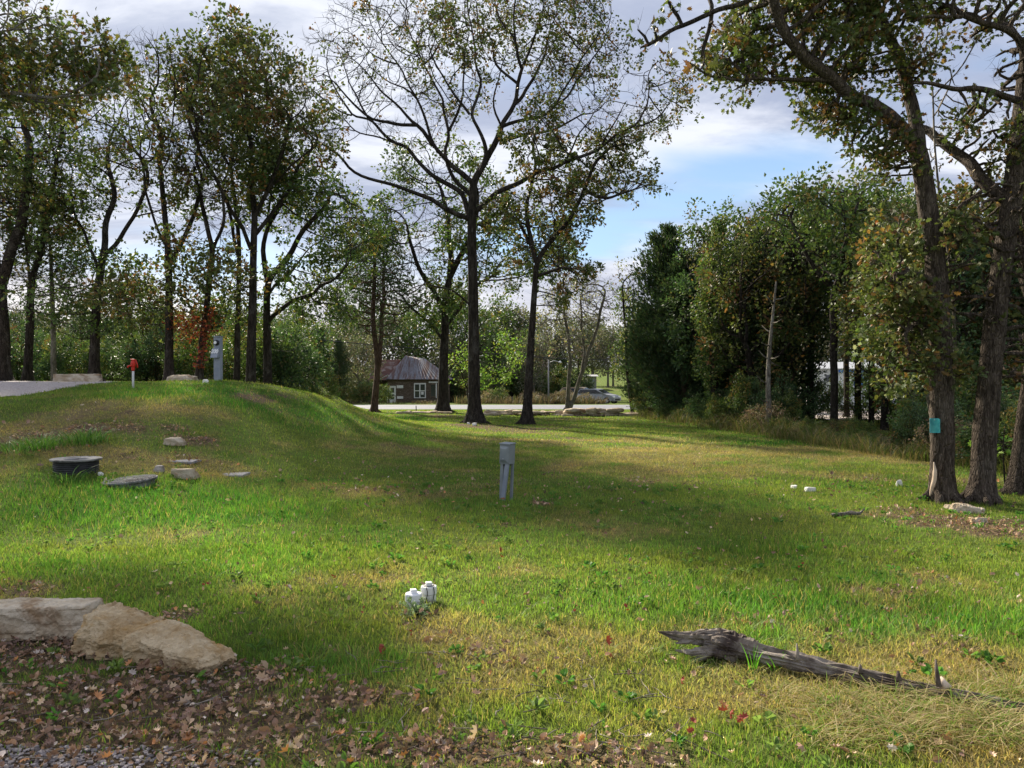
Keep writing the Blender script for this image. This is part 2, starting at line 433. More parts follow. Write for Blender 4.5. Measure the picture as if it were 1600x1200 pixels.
# ------------------------------------------------------------------ leaves
def LT(kind):
    if kind == 'simple':
        return np.array([(0, 0, 0), (.36, .45, .10), (0, 1, -.05), (-.36, .5, .12)]), np.array([(0, 1, 2), (0, 2, 3)])
    if kind == 'oak':
        o = [(0, 0), (.10, .18), (.30, .22), (.17, .38), (.44, .55), (.20, .62), (.28, .86), (.07, .84), (0, 1.05)]
        pts = o+[(-x, y) for x, y in o[-2:0:-1]]
        V = [(0, .5, -.03)]+[(x, y, abs(x)*.28-(y-.5)**2*.35) for x, y in pts]
        n = len(pts); F = [(0, 1+i, 1+(i+1) % n) for i in range(n)]
        return np.array(V), np.array(F)
    if kind == 'curl':
        V, F = LT('oak'); V = V.copy(); V[:, 2] = np.abs(V[:, 0])*.75+(V[:, 1]-.5)**2*.8
        return V, F
    if kind == 'oval':
        o = [(0, 0), (.2, .15), (.33, .42), (.26, .72), (.06, .95), (0, 1.02), (-.1, .9), (-.3, .66), (-.31, .35), (-.14, .1)]
        V = [(0, .5, -.02)]+[(x, y, abs(x)*.9+(y-.5)**2*.9*(1 if x > 0 else .3)) for x, y in o]; n = len(o)
        return np.array(V), np.array([(0, 1+i, 1+(i+1) % n) for i in range(n)])
    if kind == 'spray':
        return np.array([(0, 0, 0), (.13, .4, .03), (0, 1, 0), (-.13, .45, .03), (.3, .75, 0.05), (-.3, .7, .0)]), np.array([(0, 1, 2), (0, 2, 3), (0, 4, 1), (0, 3, 5)])
def randrot(n, rs, upbias=0.0, flat=False):
    """random orthonormal frames (n,3,3); rows are x,y,z axes"""
    z = rs.normal(size=(n, 3)); z[:, 2] = z[:, 2]+upbias*2
    z /= np.linalg.norm(z, axis=1)[:, None]
    a = rs.normal(size=(n, 3)); x = np.cross(a, z); x /= np.linalg.norm(x, axis=1)[:, None]+1e-9
    y = np.cross(z, x)
    return np.stack([x, y, z], 1)
def leafarr(P, size, cols, kind, rs, upbias=0.3, dirs=None):
    V, F = LT(kind); n = len(P)
    fr = randrot(n, rs, upbias)
    if dirs is not None:
        y = dirs/(np.linalg.norm(dirs, axis=1)[:, None]+1e-9)
        a = rs.normal(size=(n, 3)); a[:, 2] += upbias*2
        x = np.cross(y, a); x /= np.linalg.norm(x, axis=1)[:, None]+1e-9
        fr = np.stack([x, y, np.cross(x, y)], 1)
    L = V[None]*np.asarray(size).reshape(-1, 1, 1)
    Wv = np.einsum('nij,njk->nik', L, fr)+P[:, None, :]
    FF = F[None]+(np.arange(n)*len(V))[:, None, None]
    cc = np.repeat(cols, len(V), axis=0)
    return Wv.reshape(-1, 3), FF.reshape(-1, 3), cc
PAL = {'oak': [((.045, .060, .020), 5), ((.060, .075, .024), 4), ((.09, .085, .030), 2), ((.13, .075, .028), 1.3), ((.08, .045, .022), 1.0)],
       'green': [((.042, .068, .022), 5), ((.058, .090, .026), 4), ((.10, .115, .032), 1.6), ((.12, .095, .03), .8)],
       'bright': [((.09, .16, .03), 4), ((.13, .20, .035), 4), ((.20, .22, .045), 2)],
       'autumn': [((.08, .105, .03), 5), ((.16, .16, .04), 2.4), ((.26, .17, .04), .7), ((.26, .10, .03), .5), ((.30, .30, .22), 1.8), ((.05, .075, .028), 5)],
       'red': [((.22, .05, .035), 4), ((.30, .08, .03), 3), ((.34, .17, .05), 1.4), ((.13, .04, .03), 2), ((.07, .09, .03), 2)],
       'dark': [((.032, .058, .028), 4), ((.048, .080, .034), 4), ((.070, .10, .038), 1.4), ((.08, .07, .035), .4)],
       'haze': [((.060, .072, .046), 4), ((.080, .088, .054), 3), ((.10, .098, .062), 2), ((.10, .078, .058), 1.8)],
       'brown': [((.15, .105, .07), 4), ((.20, .145, .10), 3), ((.09, .10, .045), 3)],
       'sparse': [((.16, .18, .09), 3), ((.20, .20, .11), 3), ((.20, .15, .10), 1)]}
def palette(kind, n, rs):
    p = PAL[kind]; c = np.array([q[0] for q in p]); wt = np.array([q[1] for q in p], float); wt /= wt.sum()
    k = rs.choice(len(p), n, p=wt)
    return c[k]*(rs.uniform(.7, 1.35, (n, 1)))*rs.uniform(.9, 1.1, (n, 3))

# ------------------------------------------------------------------ trees: space colonisation from given limbs
def grow(pos, par, A, D, dk, iters, rs, wob=.25, grav=0.0):
    pos = [np.array(p, float) for p in pos]; par = list(par)
    A = np.asarray(A, float)
    PP = np.array(pos)
    dd = np.linalg.norm(A[:, None]-PP[None], axis=2); near = dd.argmin(1); dist = dd.min(1)
    keep = dist > dk; A, near, dist = A[keep], near[keep], dist[keep]
    children = {}
    lead = rs.rand(len(A)) < .05; di = 5.5*D
    for it in range(iters):
        if not len(A): break
        act = lead | (dist < di)
        if act.sum() < 3: act = rs.rand(len(A)) < .2
        if not act.any(): act[:] = True
        u = ((A-PP[near])/(dist[:, None]+1e-9))[act]
        un, inv = np.unique(near[act], return_inverse=True)
        s = np.zeros((len(un), 3)); np.add.at(s, inv, u)
        s /= np.linalg.norm(s, axis=1)[:, None]+1e-9
        s += rs.normal(size=s.shape)*wob; s[:, 2] += grav
        s /= np.linalg.norm(s, axis=1)[:, None]+1e-9
        new = PP[un]+s*D
        ok = []
        for i, q in enumerate(un):
            ch = children.setdefault(int(q), [])
            if len(ch) >= 3 or any(np.linalg.norm(c-new[i]) < .45*D for c in ch): continue
            ch.append(new[i]); ok.append(i)
        if not ok:
            # drop hopeless attractors
            keep = rs.rand(len(A)) > .3; A, near, dist, lead = A[keep], near[keep], dist[keep], lead[keep]; continue
        base = len(PP)
        nn = new[ok]; PP = np.vstack([PP, nn]); par += [int(un[i]) for i in ok]
        d2 = np.linalg.norm(A[:, None]-nn[None], axis=2); j = d2.argmin(1); m = d2.min(1)
        b = m < dist; near = np.where(b, base+j, near); dist = np.where(b, m, dist)
        keep = dist > dk; A, near, dist, lead = A[keep], near[keep], dist[keep], lead[keep]
    return PP, par
def resample(P, step):
    P = np.asarray(P, float); s = np.concatenate([[0], np.cumsum(np.linalg.norm(np.diff(P, axis=0), axis=1))])
    n = max(2, int(s[-1]/step)+1); t = np.linspace(0, s[-1], n)
    Q = np.stack([np.interp(t, s, P[:, i]) for i in range(3)], 1)
    for _ in range(2):
        if n > 3: Q[1:-1] = .25*Q[:-2]+.5*Q[1:-1]+.25*Q[2:]
    return Q
def wood_mesh(PP, par, r0, flare=1.6, hflare=.5, expo=.42, rmin=.006, rs=None, ov=None, rough=.12):
    n = len(PP); tips = np.zeros(n); haschild = np.zeros(n, bool)
    kids = [[] for _ in range(n)]
    for i, p in enumerate(par):
        if p >= 0: kids[p].append(i); haschild[p] = True
    for i in range(n-1, -1, -1):
        if not haschild[i]: tips[i] = 1
        if par[i] >= 0: tips[par[i]] += tips[i]
    tot = tips[0]
    rad = np.maximum(rmin, r0*(tips/tot)**expo)
    if ov is not None:
        ov = np.concatenate([ov, np.zeros(n-len(ov))]); rad = np.where(ov > 0, ov, rad)
        for i, p in enumerate(par):
            if p >= 0: rad[i] = min(rad[i], rad[p]*.97 if ov[i] == 0 else rad[i])
    hz_ = PP[:, 2]-PP[0, 2]
    rad = rad*(1+(flare-1)*np.clip(1-hz_/hflare, 0, 1)**2*(rad > r0*.6))
    mb = MB(); seen = 0
    stack = [(0, -1)]
    while stack:
        s, p = stack.pop()
        chain = [] if p < 0 else [p]
        c = s
        while True:
            chain.append(c)
            if not kids[c]: break
            ks = sorted(kids[c], key=lambda q: -tips[q])
            for q in ks[1:]: stack.append((q, c))
            c = ks[0]
        P = PP[chain]; rr = rad[chain].copy()
        if p >= 0: rr[0] = rr[1]
        if p < 0 or len(chain) > 3:
            if len(P) > 4:
                P = P.copy(); P[1:-1] = .25*P[:-2]+.5*P[1:-1]+.25*P[2:]
                rr[1:-1] = .25*rr[:-2]+.5*rr[1:-1]+.25*rr[2:]
        rr[-1] *= .5
        mx = rr.max()
        k = 20 if mx > .12 else 9 if mx > .05 else 5 if mx > .018 else 3
        mb.tube(P, rr, k, rough if mx > .03 else 0, seed=len(P)+int(mx*999), cap=False)
    return mb, rad, tips, haschild
def ell_pts(C0, rad, n, rs, shell=.5):
    v = rs.normal(size=(n, 3)); v /= np.linalg.norm(v, axis=1)[:, None]
    r = rs.rand(n)**(1/3.)*(1-shell)+shell*rs.rand(n)**.15
    return np.array(C0)+v*r[:, None]*np.array(rad)
def twigs_leaves(mb, PP, par, tips, rs, tw, tl, n_per, size, kind, pal, spread, upbias=.3, mask=None, tt=3, trad=.004, ct=.41):
    """fine twigs on the outer nodes, leaves in clumps along them"""
    cand = np.nonzero(tips <= tt)[0]; cand = cand[cand > 0]
    P0 = PP[cand]; dv = P0-PP[np.array(par)[cand]]; dv /= np.linalg.norm(dv, axis=1)[:, None]+1e-9
    cnt = rs.poisson(np.where(tips[cand] <= 1, tw, tw*.6)); cnt = np.where(tips[cand] <= 1, np.maximum(cnt, 1), cnt)
    ix = np.repeat(np.arange(len(cand)), cnt); n = len(ix)
    d = dv[ix]*.7+rs.normal(size=(n, 3))*.62; d[:, 2] += .12; d /= np.linalg.norm(d, axis=1)[:, None]
    L = tl*rs.uniform(.4, 1.3, n); A = P0[ix]; B = A+d*(L*.5)[:, None]; d2 = d+rs.normal(size=(n, 3))*.4; d2[:, 2] += .15
    d2 /= np.linalg.norm(d2, axis=1)[:, None]; E = B+d2*(L*.5)[:, None]
    a = np.cross(d, rs.normal(size=(n, 3))); a /= np.linalg.norm(a, axis=1)[:, None]+1e-9; b = np.cross(d, a)
    ring = [a, -a*.5+b*.87, -a*.5-b*.87]
    V = np.stack([A+q*trad for q in ring]+[B+q*trad*.7 for q in ring]+[E], 1); k = np.arange(n)*7
    Q = np.concatenate([np.stack([k+i, k+(i+1) % 3, k+3+(i+1) % 3, k+3+i], 1) for i in range(3)]); T = np.concatenate([np.stack([k+3+i, k+3+(i+1) % 3, k+6], 1) for i in range(3)])
    mb.add(V.reshape(-1, 3), Q, T)
    bare = np.zeros(n, bool) if mask is None else ~mask(A)
    cf = 1.1 if kind != 'oak' else 2.6
    big = vn(A[:, 0]*cf*.38+11, A[:, 2]*cf*.38+A[:, 1]*cf*.3)
    clump = vn(A[:, 0]*cf+7, A[:, 2]*cf+A[:, 1]*cf*.7)*.6+vn(A[:, 0]*cf*2.1+3, A[:, 2]*cf*2.1+A[:, 1]*cf*1.4)*.4
    lc = rs.poisson(np.maximum(n_per*2.7*sst(clump*.6+big*.4, ct, ct+.16)*np.where(bare, .06, 1), 0))
    if kind == 'simple': lc = np.where(rs.rand(n) < .5, lc*2, 0)
    ix = np.repeat(np.arange(n), lc); m = len(ix); sp = np.where(rs.rand(m) < .75, rs.uniform(.86, 1.06, m), rs.uniform(.3, .9, m))
    P = A[ix]+(B-A)[ix]*np.minimum(sp*2, 1)[:, None]+(E-B)[ix]*np.maximum(sp*2-1, 0)[:, None]
    off = rs.normal(size=(m, 3)); P = P+off*spread
    tc_ = palette(pal, n, rs); cols = np.where((rs.rand(m) < .72)[:, None], tc_[ix]*rs.uniform(.75, 1.3, (m, 1)), palette(pal, m, rs)); tone = 1.15+.8*fbm(P[:, 0]+P[:, 1], P[:, 2], 1.3, 2)
    return leafarr(P, size*rs.uniform(.5, 1.35, m), cols*tone[:, None], kind, rs, upbias, dirs=off+d[ix]*.6)
def tree(name, label, cat, px, d, limbs, blobs_, nA, r0, leaf=dict(), D=.35, dk=.45, seed=1, bark='bark', group=None, base=None, flare=1.7, hflare=.5, wob=.22, expo=.42, foliage_mat='leaf', trunkname='trunk', zbase=None, extra=None, iters=60, rmin=.006):
    """limbs: list of (points[(px,py)...], depth offset at the end); first one is the trunk"""
    rs = np.random.RandomState(seed)
    b = gp(px, d); b.z -= .08
    pos = []; par = []
    ovr = []
    for li, lm in enumerate(limbs):
        pts, dd = lm[:2]; ra, rb = lm[2] if len(lm) > 2 else (0, 0)
        n = len(pts)
        d0 = d
        P = np.array([W(a, c, d) for a, c in pts], float)
        if li == 0: P[0] = b
        # depth drift
        s = np.concatenate([[0], np.cumsum(np.linalg.norm(np.diff(P, axis=0), axis=1))]); s /= s[-1]
        off = dd*s**1.3
        if li > 0:
            j = np.argmin([np.hypot(q[0]/q[1]-P[0][0]/P[0][1], (q[2]-CAMZ)/q[1]-(P[0][2]-CAMZ)/P[0][1]) for q in pos])
            start = pos[j]; off = off+(start[1]-d)*(1-s*.0)
        for i in range(n):
            dep = d+off[i]
            if not (li == 0 and i == 0): P[i] = W(pts[i][0], pts[i][1], dep)
        if li > 0: P[0] = start
        Q = resample(P, D)
        if li > 0:
            ss = np.arange(len(Q))*D; am = np.clip(ss/1.0, 0, 1)*D*1.5
            Q[:, 0] += (fbm(ss, ss*0+seed*3+li, .9/D*.3, 2)-.5)*am; Q[:, 2] += (fbm(ss+50, ss*0+seed*5+li, .9/D*.3, 2)-.5)*am
            Q[1:] += rs.normal(size=Q[1:].shape)*D*.06
        else: j = -1
        Q_ = Q if li == 0 else Q[1:]
        prev = j
        for iq, q in enumerate(Q_):
            pos.append(q); par.append(prev); prev = len(pos)-1; ovr.append(ra+(rb-ra)*(iq/max(len(Q_)-1, 1))**.8)
    A = []
    for (bx, by, rx, ry, rd, wt, *dz) in blobs_:
        dc = d+(dz[0] if dz else 0)
        c = W(bx, by, dc); k = dc/FPX
        A.append(ell_pts(c, (rx*k, rd, ry*k), int(nA*wt), rs))
    A = np.vstack(A)
    A = A[A[:, 2] > hgt(A[:, 0], A[:, 1])+.5]
    PP, par = grow(pos, par, A, D, dk, iters, rs, wob)
    mb, rad, tips, hc = wood_mesh(PP, par, r0, flare, hflare, expo, rmin, rs, ov=np.array(ovr))
    if flare >= 1.45:
        for kk in range(6):
            a = kk*1.047+rs.uniform(-.35, .35); rr_ = r0*rs.uniform(1.7, 2.5); z_ = rs.uniform(.16, .34)*max(hflare, .4)*1.6
            ca, sa = math.cos(a), math.sin(a)
            q = [(b.x+ca*r0*.55, b.y+sa*r0*.55, b.z+.08+z_), (b.x+ca*r0*.95, b.y+sa*r0*.95, b.z+.08+z_*.42), (b.x+ca*rr_*.75, b.y+sa*rr_*.75, b.z+.08+z_*.12), (b.x+ca*rr_*1.15, b.y+sa*rr_*1.15, b.z+.02)]
            mb.tube(resample(q, .04), np.linspace(r0*.5, r0*.14, len(resample(q, .04))), 10, .3, kk+seed)
    t = empty(name, b); tag(t, label, cat, group)
    L = dict(n=5, size=.13, kind='simple', pal='oak', spread=.10, up=.3, tw=2.5, tl=.5, tt=3, trad=.004, ct=.41, mask=None); L.update(leaf)
    V, F, col = twigs_leaves(mb, PP, par, tips, rs, L['tw'], L['tl'], L['n'], L['size'], L['kind'], L['pal'], L['spread'], L['up'], L['mask'], L['tt'], L['trad'], L['ct'])
    wd = mb.build(trunkname, M[bark], t); wd.matrix_parent_inverse = Matrix.Translation(-b)
    cr = meshobj('crown', V, F, M[foliage_mat], t, col); cr.matrix_parent_inverse = Matrix.Translation(-b)
    if extra: extra(t, PP, rad, rs, b)
    return t
def proto_tree(name, H, crown, nA, r0, leaf, seed, bark='bark', D=.4, dk=.5, trunk_h=.3, lean=0, wob=.25, foliage_mat='leaf', multi=1):
    """tree about the origin, for copying. crown = [(cx,cy,cz,rx,ry,rz,w)] in units of H"""
    rs = np.random.RandomState(seed)
    pos, par = [], []
    for m_ in range(multi):
        a = rs.rand()*6.28; sp = 0 if multi == 1 else .12*H
        P = np.array([(0, 0, -.15), (lean*.2*H*.5+sp*.4*math.cos(a), sp*.4*math.sin(a), trunk_h*H*.5), (lean*.2*H+sp*math.cos(a), sp*math.sin(a), trunk_h*H)])
        Q = resample(P, D); Q[1:] += rs.normal(size=Q[1:].shape)*D*.08
        prev = -1
        for i, q in enumerate(Q):
            if m_ > 0 and i == 0: prev = 0; continue
            pos.append(q); par.append(prev); prev = len(pos)-1
    A = np.vstack([ell_pts((c[0]*H, c[1]*H, c[2]*H), (c[3]*H, c[4]*H, c[5]*H), int(nA*c[6]), rs) for c in crown])
    A = A[A[:, 2] > .25]
    PP, par = grow(pos, par, A, D, dk, 50, rs, wob)
    mb, rad, tips, hc = wood_mesh(PP, par, r0, 1.5, .4, .42, .006, rs)
    t = empty(name, (0, 0, 0))
    L = dict(n=5, size=.13, kind='simple', pal='oak', spread=.10, up=.3, tw=2.5, tl=.5, tt=3, trad=.004, ct=.41); L.update(leaf)
    V, F, col = twigs_leaves(mb, PP, par, tips, rs, L['tw'], L['tl'], L['n'], L['size'], L['kind'], L['pal'], L['spread'], L['up'], None, L['tt'], L['trad'], L['ct'])
    mb.build('trunk' if r0 > .04 else 'stems', M[bark], t)
    meshobj('crown' if r0 > .04 else 'foliage', V, F, M[foliage_mat], t, col)
    return t
def cedar_proto(H, Rm, nb, seed, pal='dark', bare=.12, size=.22, dens=26):
    rs = np.random.RandomState(seed)
    mb = MB(); tp = np.array([(math.sin(z*.7+seed)*.06, math.cos(z*.5)*.05, z) for z in np.linspace(-.15, H, 22)])
    mb.tube(tp, np.interp(np.linspace(0, 1, 22), [0, .05, 1], [.2, .15, .015]), 10, .15, seed)
    Ps, Ds = [], []
    for i in range(nb):
        u = (i+rs.rand())/nb; z = bare*H+u**.9*(1-bare)*H*.98
        L = Rm*((1-u)**.62*.9+.12)*rs.uniform(.6, 1.12)*(.55+.45*min(1, u*5))
        a = rs.rand()*6.28; el = rs.uniform(.15, .7)+u*.4
        p0 = np.array([0, 0, z]); s = np.linspace(0, 1, 7)
        dirv = np.array([math.cos(a)*math.cos(el), math.sin(a)*math.cos(el), math.sin(el)])
        P = p0+s[:, None]*L*dirv; P[:, 2] += -.25*L*s*(1-s)*1.2+.1*L*s**2
        mb.tube(P, np.interp(s, [0, 1], [.03*(1-u)+.008, .004]), 4, 0, cap=False)
        n = int(dens*(L/.8+.4))
        ss = rs.uniform(.25, 1.05, n); c = p0+ss[:, None]*L*dirv
        c[:, 2] += -.25*L*ss*(1-ss)*1.2+.1*L*ss**2
        c += rs.normal(size=(n, 3))*np.array([.14, .14, .11])*(L*.7+.25)
        Ps.append(c); Ds.append(dirv[None]+rs.normal(size=(n, 3))*.55+np.array([0, 0, .55]))
    P = np.vstack(Ps); Dv = np.vstack(Ds); n = len(P)
    col = palette(pal, n, rs)*(.7+.7*fbm(P[:, 0]*1+P[:, 1], P[:, 2], 1.1, 2))[:, None]
    V, F, cc = leafarr(P, size*rs.uniform(.6, 1.3, n), col, 'spray', rs, .2, Dv)
    t = empty('cedar_tree', (0, 0, 0))
    mb.build('trunk', M['bark_cedar'], t); meshobj('crown', V, F, M['needle'], t, cc)
    return t
# ================================================================== SETTING
GREEN, YG, STRAW, BROWN = (np.array(c) for c in ((.078, .215, .030), (.150, .240, .045), (.36, .28, .14), (.13, .09, .07)))
def covcol(x, y):
    lit, dry, lush = cover(x, y)
    c = YG+(GREEN-YG)*lush[:, None]
    c = c+(STRAW-c)*(dry*.7)[:, None]
    return c, lit, dry, lush
def build_ground():
    ys = np.concatenate([np.arange(-30, 0, 2.), np.arange(0, 14, .09), np.arange(14, 30, .2), np.arange(30, 70, .5), np.arange(70, 130, 2), np.geomspace(130, 900, 30)])
    xs = np.concatenate([-np.geomspace(16, 700, 40)[::-1], np.arange(-15.8, -7, .25), np.arange(-7, 7.5, .09), np.arange(7.5, 20, .3), np.geomspace(20.5, 700, 40)])
    X, Y = np.meshgrid(xs, ys); x, y = X.ravel(), Y.ravel()
    z = hgt(x, y)
    c, lit, dry, lush = covcol(x, y)
    c = c*.55+np.array([.05, .035, .02])*.45
    c = c+(BROWN-c)*(lit*.9)[:, None]
    nx, ny = len(xs), len(ys)
    i = np.arange(ny-1)[:, None]*nx+np.arange(nx-1)[None]
    F = np.stack([i, i+1, i+nx+1, i+nx], -1).reshape(-1, 4)
    o = meshobj('ground', np.stack([x, y, z], 1), F, M['ground'], None, c, smooth=True)
    tag(o, kind='structure')
build_ground()
def sheet(name, x0, x1, y0, y1, st, fn, m, dz=.006, kind='structure'):
    xs = np.arange(x0, x1, st); ys = np.arange(y0, y1, st); X, Y = np.meshgrid(xs, ys); x, y = X.ravel(), Y.ravel()
    nx, ny = len(xs), len(ys)
    i = (np.arange(ny-1)[:, None]*nx+np.arange(nx-1)[None]); F = np.stack([i, i+1, i+nx+1, i+nx], -1).reshape(-1, 4)
    k = fn(x, y)
    z = hgt(x, y)+dz+.035*np.minimum(k-.5, .5)
    F = F[(k[F] > .05).all(1)]
    us = np.unique(F); mp = -np.ones(len(x), int); mp[us] = np.arange(len(us))
    o = meshobj(name, np.stack([x, y, z], 1)[us], mp[F], m, smooth=True); tag(o, kind=kind); return o
sheet('gravel_drive', -40, -8.5, 13.5, 26, .15, lambda x, y: ingravel(x, y)[0], M['gravel'])
def road():
    xs = np.linspace(-160, 160, 120)
    V = []; 
    for x in xs:
        for y, dz in ((52.7, -.02), (53, .02), (57.8, .07), (62.5, .02), (62.8, -.02)):
            V.append((x, y, -.23+dz+.015))
    i = np.arange(119)[:, None]*5+np.arange(4)[None]; F = np.stack([i, i+5, i+6, i+1], -1).reshape(-1, 4)
    tag(meshobj('road', V, F, M['asphalt'], smooth=True), kind='structure')
    for nm, y0, y1, m in (('road_edge_line', 53.5, 53.62, 'whitepaint'), ('road_edge_line', 61.9, 62.02, 'whitepaint')):
        f = lambda y: -.23+.015+np.interp(y, [53, 57.8, 62.5], [.02, .07, .02])+.004
        V = [(-160, y0, f(y0)), (160, y0, f(y0)), (160, y1, f(y1)), (-160, y1, f(y1))]
        tag(meshobj(nm, V, np.array([[0, 1, 2, 3]]), M[m]), kind='structure')
road()
lot = sheet('gravel_lot', 9, 60, 30, 48, .5, lambda x, y: sst(x-(9.5+.2*(48-y)), 0, .5)*sst(y, 31, 31.6)*(1-sst(y, 47, 47.5)), M['gravel'], dz=.02)

# ------------------------------------------------------------------ grass
def grass():
    rs = np.random.RandomState(11)
    Vs, Fs, Cs, n0 = [], [], [], 0
    Vq, Fq, Cq = [], [], []
    for (d0, d1, dens, hh, ww, seg) in ((2.3, 4.2, 7500, .070, .0042, 3), (4.2, 7, 4600, .072, .0052, 3), (7, 11, 2100, .075, .0075, 2), (11, 18, 900, .080, .012, 2), (18, 30, 330, .085, .020, 2), (30, 50, 110, .09, .034, 2)):
        area = .80*(d1*d1-d0*d0)+1.0*(d1-d0)
        n = int(area*dens)
        y = np.sqrt(rs.uniform(d0*d0, d1*d1, n)); x = rs.uniform(-1, 1, n)*(.80*y+.5)
        c, lit, dry, lush = covcol(x, y)
        ga, gc = ingravel(x, y)
        clump = fbm(x, y, 14, 2)
        keep = (rs.rand(n) < (1-.74*lit)*(.35+1.3*clump)) & (rs.rand(n) > np.maximum(ga, gc)*.97)
        keep &= ~((y > 51) & (y < 66))
        x, y, c, lit, dry, lush, clump = (q[keep] for q in (x, y, c, lit, dry, lush, clump)); n = len(x)
        h = hh*rs.uniform(.4, 1.25, n)*(.36+.35*lush*(y < 16)+.25*lush+.45*clump)*(1-.25*lit)
        a = rs.uniform(0, 6.283, n); lean = rs.uniform(.1, 1.0, n)*h*(.7+dry*.7)
        la = rs.uniform(0, 6.283, n)
        z = hgt(x, y)-.004
        wv = ww*rs.uniform(.6, 1.3, n)
        dryb = rs.rand(n) < (.07+.40*dry+.2*lit)
        cl2 = vn(x*3.1+5, y*3.1)*.5+vn(x*8.3, y*8.3+7)*.5
        col = c*rs.uniform(.65, 1.35, (n, 1))*(.62+.8*cl2)[:, None]; col[:, 0] *= .8+.5*vn(x*1.7+50, y*1.7)
        col = np.where(dryb[:, None], np.array([.42, .33, .15])*rs.uniform(.6, 1.2, (n, 1)), col)
        yb = rs.rand(n) < .12
        col = np.where(yb[:, None], np.array([.27, .31, .07])*rs.uniform(.7, 1.1, (n, 1)), col)
        wx, wy = np.cos(a)*wv, np.sin(a)*wv; lx, ly = np.cos(la)*lean, np.sin(la)*lean
        B = np.stack([x, y, z], 1)
        if seg == 3:
            v0 = B+np.stack([-wx, -wy, 0*z], 1)*.5; v1 = B+np.stack([wx, wy, 0*z], 1)*.5
            m0 = B+np.stack([-wx*.42+lx*.3, -wy*.42+ly*.3, h*.55], 1); m1 = B+np.stack([wx*.42+lx*.3, wy*.42+ly*.3, h*.55], 1)
            tp = B+np.stack([lx, ly, h*.95], 1)
            V = np.stack([v0, v1, m1, m0, tp], 1).reshape(-1, 3); k = np.arange(n)*5
            F3 = np.stack([k+3, k+2, k+4], 1); F4 = np.stack([k, k+1, k+2, k+3], 1)
            Fs.append(F3+n0); Fq.append(F4+n0); Vs.append(V)
            Cs.append(np.repeat(col, 5, 0)); n0 += len(V)
        else:
            v0 = B+np.stack([-wx, -wy, 0*z], 1)*.5; v1 = B+np.stack([wx, wy, 0*z], 1)*.5; tp = B+np.stack([lx, ly, h], 1)
            V = np.stack([v0, v1, tp], 1).reshape(-1, 3); k = np.arange(n)*3
            Fs.append(np.stack([k, k+1, k+2], 1)+n0); Vs.append(V); Cs.append(np.repeat(col, 3, 0)); n0 += len(V)
    o = meshobj('grass', np.vstack(Vs), [np.vstack(Fq), np.vstack(Fs)], M['grass'], None, np.vstack(Cs))
    tag(o, 'green and yellow lawn grass with dry patches', 'grass', kind='stuff')
    print('grass verts', n0)
grass()
def long_blades(name, spots, m, pals, seed, label, cat, kind=None, group=None, loc=None):
    """spots: (x,y,n,radius,h,width,arch)"""
    rs = np.random.RandomState(seed); V, T, Q, Cc, n0 = [], [], [], [], 0
    for (cx, cy, n, rad, h, wd, arch) in spots:
        r = rad*np.sqrt(rs.rand(n)); a = rs.rand(n)*6.283
        x = cx+r*np.cos(a); y = cy+r*np.sin(a); z = hgt(x, y)-.01
        hh = h*rs.uniform(.45, 1.15, n); la = np.where(rs.rand(n) < .6, a+rs.normal(size=n)*.5, rs.rand(n)*6.283); ar = arch*hh*rs.uniform(.4, 1.4, n)
        pa = la+1.57+rs.normal(size=n)*.3
        s = np.linspace(0, 1, 6); w_ = wd*np.array([.6, 1, .9, .75, .45, .05])
        L = []
        for k in range(6):
            cxk = x+np.cos(la)*ar*s[k]**1.8; cyk = y+np.sin(la)*ar*s[k]**1.8; czk = z+hh*(s[k]-.42*min(arch, 1.3)*s[k]**2.6)
            L += [np.stack([cxk-np.cos(pa)*w_[k]/2, cyk-np.sin(pa)*w_[k]/2, czk], 1), np.stack([cxk+np.cos(pa)*w_[k]/2, cyk+np.sin(pa)*w_[k]/2, czk], 1)]
        VV = np.stack(L, 1); k = np.arange(n)*12
        V.append(VV.reshape(-1, 3))
        for q in range(5): Q.append(np.stack([k+2*q, k+2*q+1, k+2*q+3, k+2*q+2], 1)+n0)
        Cc.append(np.repeat(np.array(pals)[rs.randint(0, len(pals), n)]*rs.uniform(.7, 1.25, (n, 1)), 12, 0)); n0 += 12*n
    o = meshobj(name, np.vstack(V), [np.vstack(Q)], m, None, np.vstack(Cc)); return tag(o, label, cat, group, kind)
STR = [(.42, .33, .17), (.34, .27, .13), (.52, .43, .26), (.22, .28, .06), (.16, .26, .04)]
sp = []
rsd = np.random.RandomState(5)
for (px, py, n, rx, ry, h, ar) in ((1330, 1105, 24, 120, 24, .15, 1.3), (1510, 1130, 34, 90, 32, .16, 1.3), (1230, 1085, 8, 60, 12, .10, 1.2), (1120, 1055, 5, 60, 14, .08, 1.1), (1560, 1085, 8, 50, 14, .12, 1.1), (1400, 1155, 22, 130, 24, .14, 1.4), (1450, 1050, 7, 120, 8, .07, 1.1)):
    for i in range(n):
        x, d = G(px+rsd.normal()*rx*.6, min(py+rsd.normal()*ry*.6, 1230)); sp.append((x, d, 34, .09, h*rsd.uniform(.6, 1.2), .0042, ar))
long_blades('dry_grass', sp, M['grass'], STR, 3, 'straw coloured long dry grass leaning over the fallen log', 'dry grass', 'stuff')
sp = []
for (px, py, n, rx, ry, h) in ((700, 960, 26, 260, 40, .12), (1000, 1010, 20, 200, 40, .11), (480, 1010, 12, 100, 40, .11), (560, 1150, 14, 300, 40, .09), (1200, 940, 16, 250, 20, .10), (300, 900, 14, 200, 20, .10)):
    for i in range(n):
        x, d = G(px+rsd.normal()*rx*.6, min(py+rsd.normal()*ry*.6, 1230)); sp.append((x, d, 16, .07, h*rsd.uniform(.7, 1.3), .0045, .8))
